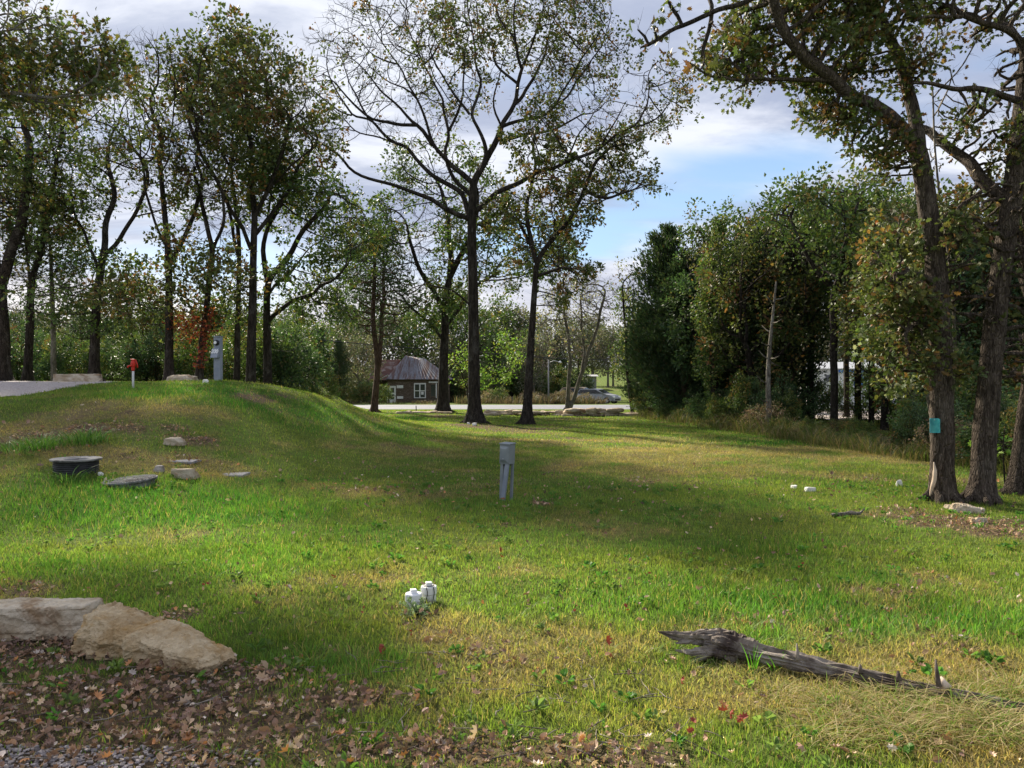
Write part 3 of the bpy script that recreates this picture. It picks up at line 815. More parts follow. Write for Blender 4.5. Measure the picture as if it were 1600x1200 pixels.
long_blades('tall_grass', sp, M['grass'], [(.09, .22, .02), (.16, .27, .03), (.27, .33, .05), (.10, .18, .04)], 4, 'taller green grass tufts standing out of the lawn', 'grass', 'stuff')
GW = [(.09, .22, .03), (.14, .30, .05), (.07, .16, .04), (.18, .30, .10)]
for (px, py, n, rad, h, lab) in ((135, 693, 170, .28, .36, 'bright green grassy weed clump behind the black septic riser'), (68, 700, 150, .30, .32, 'blue green arching weed clump left of the septic riser'), (112, 752, 26, .16, .26, 'thin green weed growing in front of the black septic riser'), (30, 706, 70, .25, .22, 'low weed clump at the far left of the slope')):
    x, d = G(px, py); long_blades('weed_clump', [(x, d, n, rad, h, .012, .9)], M['grass'], GW, px, lab, 'weed', group='weed clumps around the septic riser')
x, d = G(1173, 1040); 
long_blades('weed_clump', [(x-.02, d-.10, 9, .03, .16, .009, .3), (x+.10, d-.12, 7, .03, .17, .009, .4)], M['grass'], [(.12, .32, .03)], 9, 'bright green grass blades standing in front of the log', 'weed')

# ------------------------------------------------------------------ fallen leaves
def fallen():
    rs = np.random.RandomState(21)
    P, S = [], []
    n = 90000
    n = 260000; y = np.sqrt(rs.uniform(2.3**2, 13**2, n)); x = rs.uniform(-1, 1, n)*(.78*y+.3)
    lit, dry, lush = cover(x, y)
    dens = lit**1.6*np.where(y < 5.5, 1.0, .55)*.55+.012
    ga, gc = ingravel(x, y); dens = dens*(1-.6*gc)
    # more area further away: equalise per square metre
    dens = dens*np.where(y > 6, .55, 1); k = rs.rand(n) < dens
    x, y, lit = x[k], y[k], lit[k]
    n2 = 16000; y2 = np.sqrt(rs.uniform(13**2, 45**2, n2)); x2 = rs.uniform(-1, 1, n2)*(.75*y2); l2, _, _ = cover(x2, y2)
    k = rs.rand(n2) < l2**1.5*.6+.02
    x = np.concatenate([x, x2[k]]); y = np.concatenate([y, y2[k]]); lit = np.concatenate([lit, l2[k]])
    m = len(x); z = hgt(x, y)+.012+rs.rand(m)*.03*(1-lit)+rs.rand(m)*.018
    pal = np.array([(.17, .10, .065), (.25, .155, .105), (.34, .24, .17), (.20, .13, .105), (.42, .31, .21), (.40, .34, .30), (.34, .16, .07), (.10, .065, .05)])
    pr = np.array([4, 4, 3, 4, 1.4, 1, 1.0, 3.]); pr /= pr.sum()
    col = pal[rs.choice(len(pal), m, p=pr)]*rs.uniform(.9, 1.9, (m, 1))
    sz = (.018+.036*rs.rand(m)**1.6)*np.where(rs.rand(m) < .07, 1.5, 1)*np.where(y > 9, 1.3, 1)
    P = np.stack([x, y, z], 1); h_ = m//2
    V, F, cc = leafarr(P[:h_], sz[:h_], col[:h_], 'curl', rs, .6)
    V2, F2, c2 = leafarr(P[h_:], sz[h_:]*.8, col[h_:], 'oval', rs, .6)
    F = np.vstack([F, F2+len(V)]); V = np.vstack([V, V2]); cc = np.vstack([cc, c2])
    # keep above ground
    gz = hgt(V[:, 0], V[:, 1])+.003; V[:, 2] = np.maximum(V[:, 2], gz)
    tag(meshobj('fallen_leaves', V, F, M['fallen'], None, cc), 'brown and mauve fallen oak leaves scattered on the ground', 'leaves', kind='stuff')
    print('fallen', m)
    # twigs
    mb = MB()
    for i in range(170):
        px, py = rs.uniform(0, 1100), rs.uniform(1020, 1195)
        x0, d = G(px, py); a = rs.rand()*6.28; L = rs.uniform(.05, .22)
        P = [(x0+math.cos(a)*L*s+rs.normal()*.004, d+math.sin(a)*L*s+rs.normal()*.004, hz(x0, d)+.012+rs.rand()*.012) for s in (0, .3, .65, 1)]
        mb.tube(P, [.003, .003, .0022, .001], 4)
    tag(mb.build('twigs', M['drift']), 'thin dead twigs lying among the fallen leaves', 'twigs', kind='stuff')
fallen()
def pebbles():
    rs = np.random.RandomState(31); mb = []
    bm = bmesh.new(); bmesh.ops.create_icosphere(bm, subdivisions=1, radius=1); bv = np.array([v.co[:] for v in bm.verts]); bf = np.array([[v.index for v in f.verts] for f in bm.faces]); bm.free()
    V, F, Cc, n0 = [], [], [], 0
    for i in range(5200):
        px = rs.uniform(-200, 420); py = rs.uniform(1172, 1330)
        if rs.rand() < (px-60)/400: continue
        d = (CAMZ)*FPX/(py-600); x = (px-800)/FPX*d; z = hz(x, d); sc = rs.uniform(.004, .013)*np.array([1, rs.uniform(.7, 1.2), .6])
        V.append(bv*sc*(1+rs.normal(size=(len(bv), 1))*.12)+np.array([x, d, z+.004])); F.append(bf+n0); n0 += len(bv)
        Cc.append(np.repeat(np.array([[.27, .24, .24]])*rs.uniform(.6, 1.6), len(bv), 0))
    tag(meshobj('gravel_stones', np.vstack(V), np.vstack(F), M['fallen'], None, np.vstack(Cc)), 'small grey gravel stones at the bottom left', 'gravel', kind='stuff')
pebbles()
def lawn_weeds():
    rs = np.random.RandomState(55); P, Dv, S, Cc = [], [], [], []
    for i in range(1000):
        y = math.sqrt(rs.uniform(2.6**2, 11**2)); x = rs.uniform(-1, 1)*(.76*y)
        if fbm(np.array([x]), np.array([y]), 1.3, 3)[0] < .47 and rs.rand() < .8: continue
        z = hz(x, y); n = rs.randint(6, 14); sz = rs.uniform(.018, .042); c = np.array([(.08, .19, .04), (.12, .22, .05), (.15, .22, .07)][rs.randint(3)])*rs.uniform(.8, 1.3)
        for k in range(n):
            a = rs.rand()*6.28; e = rs.uniform(.2, 1.0)
            P.append((x+math.cos(a)*sz*.5, y+math.sin(a)*sz*.5, z+.008+rs.rand()*.035)); Dv.append((math.cos(a), math.sin(a), e)); S.append(sz*rs.uniform(.7, 1.3)); Cc.append(c)
    V, F, cc = leafarr(np.array(P), np.array(S), np.array(Cc), 'oval', rs, .5, np.array(Dv))
    tag(meshobj('lawn_weeds', V, F, M['grass'], None, cc), 'small broadleaf weeds and clover mixed into the lawn', 'weeds', kind='stuff')
lawn_weeds()
# the single red leaves that stand out on the lawn
REDL = [(779, 877, .10), (590, 1026, .10), (948, 1030, .12), (1063, 1085, .07), (1140, 1130, .10), (1390, 969, .06), (978, 968, .07), (320, 925, .06), (1152, 1150, .08), (1085, 1160, .07), (640, 1008, .05), (400, 945, .05), (565, 968, .05), (520, 915, .06), (1010, 910, .05), (1520, 897, .05), (1250, 895, .05), (900, 965, .05), (1210, 945, .05)]
for i, (px, py, s) in enumerate(REDL):
    rs = np.random.RandomState(i); x, d = G(px, py)
    V, F, cc = leafarr(np.array([[0, 0, .03], [.01, .01, .045]]), s*.55, np.array([[.30, .065, .04], [.24, .05, .035]]), 'curl', rs, .7)
    o = meshobj('red_leaf', V, F, M['fallen'], None, cc, loc=(x, d, hz(x, d)+.02))
    where = {0: 'in the middle of the lawn before the grey pedestal', 1: 'in the grass just below the white pipes', 2: 'in the yellowish grass left of the log'}.get(i)
    tag(o, 'large bright red oak leaf '+where if where else 'small red oak leaf lying in the lawn grass', 'leaf', None if where else 'small red leaves in the grass')

# ------------------------------------------------------------------ rocks
def rock(name, label, loc, size, seed, m, rz=0, rx=0, ry=0, sub=5, box=.42, rough=.10, strata=.05, cat='rock', group=None, planes=5, taper=0, vox=None):
    bm = bmesh.new(); bmesh.ops.create_icosphere(bm, subdivisions=min(sub, 5), radius=1)
    P = np.array([v.co[:] for v in bm.verts]); rs = np.random.RandomState(seed)
    Q = np.sign(P)*np.abs(P)**box; mxx = np.abs(Q).max(1)[:, None]; Q = Q/np.maximum(mxx, 1e-6)*.85+Q*.15
    for k in range(planes):
        nrm = rs.normal(size=3); nrm[2] = abs(nrm[2])*.7; nrm /= np.linalg.norm(nrm); off = rs.uniform(.72, 1.0)
        dd = Q@nrm-off; Q = Q-np.maximum(dd, 0)[:, None]*nrm*.92
    sc = np.array(size)/2
    if taper: Q[:, 2] *= 1-taper*(Q[:, 0]+1)/2; Q[:, 1] *= 1-.4*taper*(Q[:, 0]+1)/2
    V = Q*sc
    for v, c in zip(bm.verts, V): v.co = c
    if vox:
        me = bpy.data.meshes.new('tmp'); bm.to_mesh(me); bm.free(); to = bpy.data.objects.new('tmp', me); C.objects.link(to)
        md = to.modifiers.new('r', 'REMESH'); md.mode = 'VOXEL'; md.voxel_size = vox
        me2 = bpy.data.meshes.new_from_object(to.evaluated_get(bpy.context.evaluated_depsgraph_get())); bpy.data.objects.remove(to)
        bm = bmesh.new(); bm.from_mesh(me2); bmesh.ops.smooth_vert(bm, verts=bm.verts, factor=.5)
        V = np.array([v.co[:] for v in bm.verts])
    bm.normal_update(); dirv = np.array([v.normal[:] for v in bm.verts]); s = sc.min()
    V0 = V.copy()
    wv = np.stack([n3(V, 2.0/s, seed+21), n3(V, 2.0/s, seed+22), n3(V, 2.0/s, seed+23)], 1)*s*.5
    Vw = V+wv
    rid = lambda f, sd: .12-np.abs(n3(Vw, f/s, sd))
    nn = n3(V, 1.0/s, seed)*.9+rid(2.2, seed+3)*.9+rid(5, seed+4)*.55+n3(V, 9/s, seed+5)*.22+rid(14, seed+6)*.22+n3(V, 30/s, seed+8)*.09
    st = (Vw[:, 2]/s+V[:, 0]/s*.12)*3.4+seed; fr = st-np.floor(st)
    sv = _T[(np.floor(st).astype(int)*7) & 255, seed & 255]*(1-sst(fr, .75, 1))+_T[((np.floor(st)+1).astype(int)*7) & 255, seed & 255]*sst(fr, .75, 1)-.5
    side = (1-np.abs(dirv[:, 2]))[:, None]
    V = V0+dirv*(nn*rough*2*s)[:, None]+dirv*(sv*strata*2*s)[:, None]*side
    for v, c in zip(bm.verts, V): v.co = c
    o = bmobj(name, bm, m, None, loc); o.rotation_euler = (rx, ry, rz)
    return tag(o, label, cat, group)
rock('limestone_rock', 'smooth long tan limestone boulder cut off by the left edge', (-3.03, 4.62, .095), (1.20, .34, .20), 4, M['lime2'], rz=R(-4), ry=R(-3), rough=.10, strata=.07, box=.26, planes=2, vox=.010)
rock('limestone_rock', 'rough ochre limestone boulder wedge between grass and leaf litter', (-1.93, 4.17, .095), (.92, .29, .25), 9, M['lime'], rz=R(-20), ry=R(5), rough=.19, strata=.15, taper=.42, box=.22, planes=4, vox=.008)
def grock(label, px, py, wpx, hpx, depth, seed, m, d=None, group=None, **k):
    if d is None: x, d = G(px, py)
    else: x = (px-800)/FPX*d
    wd, h = wpx*d/FPX, hpx*d/FPX
    return rock(k.pop('name', 'rock'), label, (x, d+depth/2, hz(x, d+depth/2)+h*.36), (wd, depth, h*1.35), seed, m, sub=k.pop('sub', 4), group=group, **k)
grock('long flat tan boulder beside the gravel drive', 107, 598, 78, 13, .8, 3, M['lime2'], d=21.5, sub=5)
grock('squared tan boulder right of the gravel drive end', 279, 597, 46, 13, .6, 5, M['lime2'], d=20.4, sub=5)
grock('small white stone on the crest of the mound', 320, 603, 9, 6, .12, 6, M['stonewhite'], d=18.6)
grock('low pale flat rock half buried on the mound slope', 268, 697, 34, 9, .3, 7, M['lime2'])
grock('blocky brown stone right of the round cover', 286, 749, 37, 14, .22, 8, M['lime2'], box=.3)
grock('small round rock near the round cover', 246, 738, 16, 9, .12, 12, M['stonegrey'])
grock('white stone at the foot of the septic riser', 156, 744, 6, 5, .06, 13, M['stonewhite'])
for i, (px, py, wp, lab) in enumerate(((283, 722, 46, 'flat grey stepping stone on the slope, upper one'), (360, 743, 46, 'flat grey stepping stone right of the round lid, nearest the grass'))):
    x, d = G(px, py); rock('stepping_stone', lab, (x, d+.08, hz(x, d+.08)-.002), (wp*d/FPX, .34, .05), 30+i, M['concrete'], box=.55, sub=5, rough=.05, strata=.01, cat='paving stone', group='stepping stones on the slope')
grock('pink tan flat rock at the foot of the right oaks', 1519, 803, 44, 11, .26, 15, M['lime2'], sub=5, rz=R(-12), box=.6, ry=R(8), rough=.15, vox=.008)
grock('small tan stone below the flat rock by the right oaks', 1535, 818, 20, 8, .12, 16, M['lime2'])
grock('tiny yellowish stone beside the small tan stone by the oaks', 1523, 817, 9, 7, .07, 17, M['lime'])
grock('tan stone chip between the oak roots and the flat rock', 1485, 795, 12, 5, .1, 18, M['lime2'])
grock('white round stone alone on the right lawn', 1407, 760, 9, 9, .07, 19, M['stonewhite'])
grock('white stone on the right lawn, larger of a close pair', 1267, 768, 17, 6, .1, 20, M['stonewhite'])
grock('white stone on the right lawn, smaller of a close pair', 1243, 764, 9, 5, .08, 21, M['stonewhite'])
grock('white stone at the foot of the tall central oak', 741, 665, 7, 4, .2, 22, M['stonewhite'])
grock('small pale stone at the left root of the tall central oak', 732, 663, 5, 3, .2, 23, M['stonewhite'])
grock('white stone at the foot of the oak right of the central one', 824, 664, 6, 4, .2, 24, M['stonewhite'])
# low dry stone edging
def stone_wall(segs, label, px0):
    rs = np.random.RandomState(3)
    bm = bmesh.new()
    def stone(x, y, z, sx, sy, sz, rz):
        r = bmesh.ops.create_icosphere(bm, subdivisions=3, radius=1)
        P = np.array([v.co[:] for v in r['verts']]); Q = np.sign(P)*np.abs(P)**.45
        V = Q*np.array([sx, sy, sz])/2; V += P*(n3(V, 5, int(rs.rand()*50))*.12)[:, None]
        c, s = math.cos(rz), math.sin(rz)
        for v, q in zip(r['verts'], V): v.co = (x+q[0]*c-q[1]*s, y+q[0]*s+q[1]*c, z+q[2])
    o0 = gp(px0, 38)
    for seg in segs:
        for lay in range(seg[2]):
            px = seg[0]+lay*3
            while px < seg[1]-lay*4:
                wd = rs.uniform(.35, 1.1)
                d = seg[3]+rs.normal()*.15; x = (px-800)/FPX*d+wd/2
                h = rs.uniform(.10, .17)
                stone(x-o0.x, d-o0.y, hz(x, d)+.05+lay*.115-o0.z, wd, .45, h, rs.normal()*.15)
                px += wd*FPX/d*.93
    o = bmobj('stone_edging', bm, M['stonegrey'], None, o0); tag(o, label, 'stone wall')
    o.data.materials[0] = M['lime2']
stone_wall(((620, 690, 1, 38.5),), 'short single row of edging stones below the old house', 655)
stone_wall(((752, 880, 2, 36.3), (876, 968, 3, 35.8)), 'long low stacked fieldstone edging right of the central oak', 860)
x, d = G(650, 648); mb = MB(); mb.tube([(0, 0, -.05), (.01, 0, .2), (0, 0, .38)], .025, 7); o = mb.build('stake', M['black'], loc=(x, 39.5, hz(x, 39.5))); o.location.x = (650-800)/FPX*39.5; tag(o, 'short dark stake standing at the stone edging', 'stake')

# ------------------------------------------------------------------ fallen log
def log():
    a = np.array
    def L(px, py, zc):
        d = (CAMZ-zc)*FPX/(py-600); x = (px-800)/FPX*d
        d = (CAMZ-zc-hz(x, d))*FPX/(py-600); return W(px, py, d)
    t = empty('fallen_log', gp(1250, 4.1)); tag(t, 'grey weathered fallen log with a twisted root end', 'log')
    mb = MB()
    P = [L(1100, 1004, .08), L(1130, 1005, .078), L(1180, 1018, .07), L(1240, 1032, .065), L(1310, 1046, .06), L(1380, 1060, .055), L(1470, 1077, .05), L(1560, 1094, .045), L(1660, 1112, .04), L(1760, 1130, .035)]
    P = resample(P, .025); P[:, 2] -= np.linspace(0, .022, len(P)); P[:, 2] += fbm(P[:, 0], P[:, 1], 6, 2)*.02-.01
    mb.tube(P, np.interp(np.linspace(0, 1, len(P)), [0, .03, .08, .22, .5, 1], [.016, .042, .050, .038, .028, .016]), 30, .45, 4)
    roots = [([(1120, 1000, .08), (1075, 997, .09), (1050, 993, .11), (1028, 987, .13)], [.055, .034, .024, .003]),
             ([(1140, 1000, .09), (1105, 990, .11), (1085, 994, .10), (1075, 1002, .08), (1056, 1005, .08)], [.05, .034, .026, .018, .005]),
             ([(1160, 1006, .08), (1128, 990, .11), (1104, 989, .12), (1088, 991, .12)], [.05, .036, .02, .004]),
             ([(1150, 1018, .05), (1105, 1017, .05), (1080, 1020, .05), (1055, 1016, .06)], [.05, .03, .018, .004]),
             ([(1175, 1012, .08), (1152, 994, .11), (1142, 986, .14)], [.045, .022, .004]),
             ([(1140, 1012, .08), (1112, 1000, .10), (1128, 1000, .11), (1158, 1014, .08)], [.03, .022, .024, .02]),
             ([(1120, 1012, .05), (1095, 1028, .03), (1080, 1034, .01)], [.04, .02, .006])]
    for i, (pp, rr) in enumerate(roots):
        Q = resample([L(*q) for q in pp], .010); mb.tube(Q, np.interp(np.linspace(0, 1, len(Q)), np.linspace(0, 1, len(rr)), rr), 18, .55, 10+i)
    o = mb.build('trunk', M['drift'], t, smooth=False); o.matrix_parent_inverse = Matrix.Translation(-t.location)
    for i, (pp, rr) in enumerate(([[(1247, 1032, .08), (1246, 1018, .12), (1245, 1005, .16)], [.012, .008, .003]], [[(1345, 1052, .07), (1344, 1038, .11)], [.014, .005]], [[(1405, 1064, .07), (1403, 1048, .11)], [.014, .006]], [[(1467, 1073, .07), (1463, 1045, .14), (1462, 1030, .18)], [.012, .008, .003]], [[(1480, 1076, .06), (1468, 1058, .10)], [.022, .009]])):
        m2 = MB(); m2.tube([L(*q) for q in pp], rr, 7, .3, i); q = m2.build('branch_stub', M['drift'] if i < 4 else M['rawwood'], t); q.matrix_parent_inverse = Matrix.Translation(-t.location)
log()
x, d = G(1330, 808)
mb = MB(); mb.tube([(-.22, 0, .02), (-.05, .02, .03), (.1, 0, .04), (.16, .02, .09)], [.02, .024, .018, .006], 7, .3, 2); mb.tube([(-.1, .05, .02), (.05, .1, .04), (.12, .05, .03)], [.012, .014, .006], 6, .3, 3)
tag(mb.build('dead_branch', M['bark_pale'], loc=(x, d, hz(x, d))), 'small dead branch lying on the right lawn before the oaks', 'branch')

# ------------------------------------------------------------------ white cleanout pipes
def pipe(px, py, hh, r, m, label, hexcap, wires):
    x, d = G(px, py); t = empty('cleanout_pipe', (x, d, hz(x, d))); tag(t, label, 'pipe', 'white capped pipes in the lawn')
    bm = bmesh.new(); lathe(bm, [(r, -.1), (r, hh-.05), (r*1.0, hh-.05)], 40); bmobj('pipe', bm, m, t, smooth=False)
    bm = bmesh.new(); lathe(bm, [(r*1.02, hh-.055), (r*1.10, hh-.05), (r*1.10, hh-.008), (r*1.04, hh), (.001, hh)], 40, cap=False); bmobj('cap', bm, m, t)
    bm = bmesh.new(); bxx(bm, 0, 0, hh+.013, .042 if hexcap else .05, .042 if hexcap else .05, .028, Matrix.Rotation(R(18), 3, 'Z'), .004); bmobj('cap_plug', bm, m, t)
    if wires:
        mb = MB()
        for a0 in (-1.75, -.9):
            P = [(math.cos(a0+.12*math.sin(s*5))*(r*1.12+.003), math.sin(a0+.12*math.sin(s*5))*(r*1.12+.003), hh+.004-s*(hh+.02)) for s in np.linspace(0, 1, 9)]
            mb.tube(P, .0028, 5)
        ring = [(math.cos(a)*.036, math.sin(a)*.036, hh+.006) for a in np.linspace(0, 6.28, 20)]
        mb.tube(ring, .0028, 5)
        mb.build('wire', M['wire'], t)
    return t
pipe(646, 947, .088, .0515, M['pvc'], 'clean white capped pipe stub, left of the pair', True, False)
pipe(670, 940, .108, .0500, M['pvcdirty'], 'dirty white capped pipe stub with black wires, right of the pair', True, True)
rs = np.random.RandomState(8); Pl, Dl = [], []
mb = MB()
for i in range(16):
    a = rs.rand()*6.28; L = rs.uniform(.06, .14); el = rs.uniform(.3, 1.2)
    dv = np.array([math.cos(a)*math.cos(el), math.sin(a)*math.cos(el), math.sin(el)])
    mb.tube([(0, 0, 0), dv*L*.5, dv*L+np.array([0, 0, -.01])], [.002, .0016, .001], 4)
    for s in np.linspace(.3, 1, 8):
        for q in range(2): Pl.append(dv*L*s); Dl.append(dv*.6+rs.normal(size=3)*.6)
x, d = G(652, 962); t = empty('weed', (x, d, hz(x, d))); tag(t, 'small grey green leafy weed in front of the white pipes', 'weed')
mb.build('stem', M['needle'], t)
V, F, cc = leafarr(np.array(Pl), rs.uniform(.018, .032, len(Pl)), np.array([(.20, .28, .16)])*rs.uniform(.7, 1.3, (len(Pl), 1)), 'simple', rs, .3, np.array(Dl)); meshobj('leaves', V, F, M['leaf'], t, cc)

# ------------------------------------------------------------------ grey utility pedestal in the lawn
def pedestal():
    x, d = G(790, 783); t = empty('utility_pedestal', (x, d+.05, hz(x, d+.05)), R(-32)); tag(t, 'short grey metal utility pedestal alone in the middle of the lawn', 'utility box')
    t.rotation_euler = (R(0), R(2.5), R(-35))
    Wd, Dp, H = .150, .135, .735
    bm = bmesh.new()
    # body box (upper) facing -Y
    bxx(bm, 0, 0, H-.135, Wd, Dp, .25, bev=.006); bmobj('housing', bm, M['steel'], t)
    bm = bmesh.new(); bxx(bm, 0, -.004, H+.001, Wd+.014, Dp+.022, .016, Matrix.Rotation(R(3), 3, 'X'), .004); bmobj('top_cover', bm, M['steel'], t)
    # raised bevelled door panel
    bm = bmesh.new()
    z0, z1, y = H-.245, H-.03, -Dp/2-.002
    o = [(-Wd/2+.006, z0), (Wd/2-.006, z0), (Wd/2-.006, z1), (-Wd/2+.006, z1)]; i_ = [(-Wd/2+.034, z0+.04), (Wd/2-.034, z0+.04), (Wd/2-.034, z1-.035), (-Wd/2+.034, z1-.035)]
    vo = [bm.verts.new((a, y, b)) for a, b in o]; vi = [bm.verts.new((a, y-.022, b)) for a, b in i_]
    for k in range(4): bm.faces.new((vo[k], vo[(k+1) % 4], vi[(k+1) % 4], vi[k]))
    bm.faces.new(vi); bmobj('door', bm, M['steel'], t)
    bm = bmesh.new(); bxx(bm, 0, -Dp/2-.028, z0+.055, .02, .006, .006); bmobj('latch', bm, M['galv'], t)
    bm = bmesh.new()
    bxx(bm, -Wd/2+.026, -.02, .235, .045, .05, .52); bmobj('post', bm, M['steel'], t)
    bm = bmesh.new(); bxx(bm, Wd/2-.018, .045, .235, .03, .03, .54); bmobj('post', bm, M['steel'], t)
    bm = bmesh.new(); bxx(bm, .012, -.045, .225, .055, .028, .50, Matrix.Rotation(R(6), 3, 'Y')); bmobj('cable_guard', bm, M['steel2'], t)
    for gx, gy, gl, gr in ((-.03, -.02, .04, .022), (.045, -.01, .025, .018)):
        mb = MB(); mb.tube([(gx, gy, H-.25), (gx, gy, H-.25-gl)], gr, 14); mb.build('cable_gland', M['black'], t)
pedestal()
# ------------------------------------------------------------------ septic riser and lid
def riser():
    x, d = G(119, 745); r = 37.5*d/FPX*.92
    x *= (d+r)/d; t = empty('septic_riser', (x, d+r, hz(x, d+r*.6)-.05)); tag(t, 'black ribbed septic riser with an open grey rim', 'septic riser')
    h = .225
    bm = bmesh.new(); prof = [(r*.93, -.12)]
    for k in range(9): z = -.02+k*.025; prof += [(r*.93, z), (r*.955, z+.008), (r*.955, z+.016), (r*.93, z+.024)]
    prof += [(r*.93, h-.02)]
    lathe(bm, prof, 56, cap=False); bmobj('barrel', bm, M['black'], t, smooth=False)
    bm = bmesh.new(); lathe(bm, [(r*.9, h-.025), (r*1.08, h-.02), (r*1.09, h), (r*1.03, h+.006), (r*.62, h-.004), (r*.52, h-.010), (r*.46, h-.045), (.001, h-.05)], 56, cap=False); o = bmobj('rim', bm, M['lid'], t)
    mb = MB()
    for i in range(3): mb.tube([(-.1+i*.06, -.05, h-.04), (0+i*.05, .0, h-.02), (.09, .03+i*.03, h-.035)], .012, 6, .4, i)
    mb.build('debris', M['drift'], t)
riser()
def lid():
    x, d = G(203, 764); r = 41*d/FPX
    x *= (d+r*.75)/d; t = empty('manhole_cover', (x, d+r*.75, hz(x, d+r*.7)+.03)); t.rotation_euler = (R(1.5), R(-4.5), R(8)); tag(t, 'round grey ribbed access cover lying tilted in the grass', 'manhole cover')
    bm = bmesh.new(); lathe(bm, [(r*.86, -.16), (r*.88, -.02), (r*.985, -.015), (r, 0), (r*.99, .012), (.001, .014)], 64, cap=False); bmobj('disc', bm, M['lid'], t)
    bm = bmesh.new()
    for k in range(-10, 11):
        xx = k*r/10.8
        if abs(xx) > r*.93: continue
        hl = math.sqrt(max(r*r*.88-xx*xx, 0))
        if abs(k) < 3:
            for s in (-1, 1): bxx(bm, xx, s*(hl+.055)/2, .017, .011, hl-.055, .008)
        else:
            q = 3
            for j in range(q): bxx(bm, xx, -hl+(j+.5)*2*hl/q, .017, .011, 2*hl/q-.014, .008)
    bmobj('ribs', bm, M['lid'], t)
    bm = bmesh.new(); lathe(bm, [(.04, .013), (.045, .022), (.018, .024), (.001, .018)], 20, cap=False); bmobj('hub', bm, M['lid'], t)
lid()
# ------------------------------------------------------------------ numbered meter pedestal, hydrant
def meter():
    d = 20.0; b = gp(341, d); k = d/FPX
    t = empty('meter_pedestal', b); t.rotation_euler.z = R(-12); tag(t, 'tall grey electric meter pedestal with number 200', 'electric pedestal')
    H = 68*k; wd = 11.5*k; dp = .12
    bm = bmesh.new(); bxx(bm, 0, 0, H/2-.1, wd, dp, H+.2, bev=.008); bmobj('housing', bm, M['steel2'], t)
    bm = bmesh.new(); bxx(bm, 0, -.01, H+.006, wd+.02, dp+.05, .018, bev=.003); bmobj('top_cover', bm, M['steel2'], t)
    # hinged breaker door flap leaning out
    bm = bmesh.new(); z1 = H-18*k; z0 = H-33*k
    sec = [(-dp/2-.003, z1), (-dp/2-.035, z1), (-dp/2-.14, z0), (-dp/2-.003, z0+.01)]
    L = [bm.verts.new((-wd/2-.012, y, z)) for y, z in sec]; Rr = [bm.verts.new((wd/2-.012, y, z)) for y, z in sec]
    bm.faces.new(L); bm.faces.new(Rr[::-1])
    for q in range(4): bm.faces.new((L[q], L[(q+1) % 4], Rr[(q+1) % 4], Rr[q]))
    bmobj('door', bm, M['steel2'], t)
    bm = bmesh.new(); lathe(bm, [(.072, 0), (.072, .04), (.055, .075), (.001, .085)], 28)
    o = bmobj('meter', bm, M['black'], t, (0, -dp/2, H-9.5*k)); o.rotation_euler = (R(90), 0, 0)
    bm = bmesh.new(); lathe(bm, [(.042, .078), (.040, .088), (.001, .089)], 24); o2 = bmobj('meter_face', bm, M['digit'], o)
    cu = bpy.data.curves.new('number', 'FONT'); cu.body = '200'; cu.size = .155; cu.align_x = 'CENTER'; cu.extrude = .003; cu.offset = .004
    tmp = bpy.data.objects.new('number_text', cu); C.objects.link(tmp)
    bpy.context.view_layer.update()
    me = bpy.data.meshes.new_from_object(tmp.evaluated_get(bpy.context.evaluated_depsgraph_get())); bpy.data.objects.remove(tmp)
    me.materials.clear(); me.materials.append(M['digit'])
    n = bpy.data.objects.new('number', me); C.objects.link(n); n.parent = t; n.location = (-.012, -dp/2-.035-.105*(8/15)-.008, H-26*k); n.rotation_euler = (R(67.5), 0, 0); n.scale = (.85, 1, 1)
meter()
def hydrant():
    d = 17.2; b = gp(208, d); t = empty('yard_hydrant', b); tag(t, 'red yard hydrant on a thin white pole by the gravel', 'hydrant'); k = d/FPX
    mb = MB(); mb.tube([(0, 0, -.1), (0, 0, 28*k)], .024, 12); mb.build('pole', M['whitepaint'], t)
    bm = bmesh.new(); lathe(bm, [(.022, 26*k), (.040, 28*k), (.040, 32*k), (.050, 34*k), (.054, 38*k), (.045, 41*k), (.02, 43*k)], 18); bmobj('head', bm, M['red'], t)
    mb = MB(); mb.tube([(0, -.02, 34*k), (-.06, -.09, 34*k), (-.075, -.10, 31*k)], [.020, .018, .020], 10); mb.build('spout', M['red'], t)
    mb = MB(); mb.tube([(-.02, 0, 43*k), (-.05, .0, 44.5*k), (.06, 0, 43*k), (.09, 0, 37*k), (.10, 0, 31*k)], [.015, .02, .016, .014, .018], 8); mb.build('handle', M['red'], t)
hydrant()

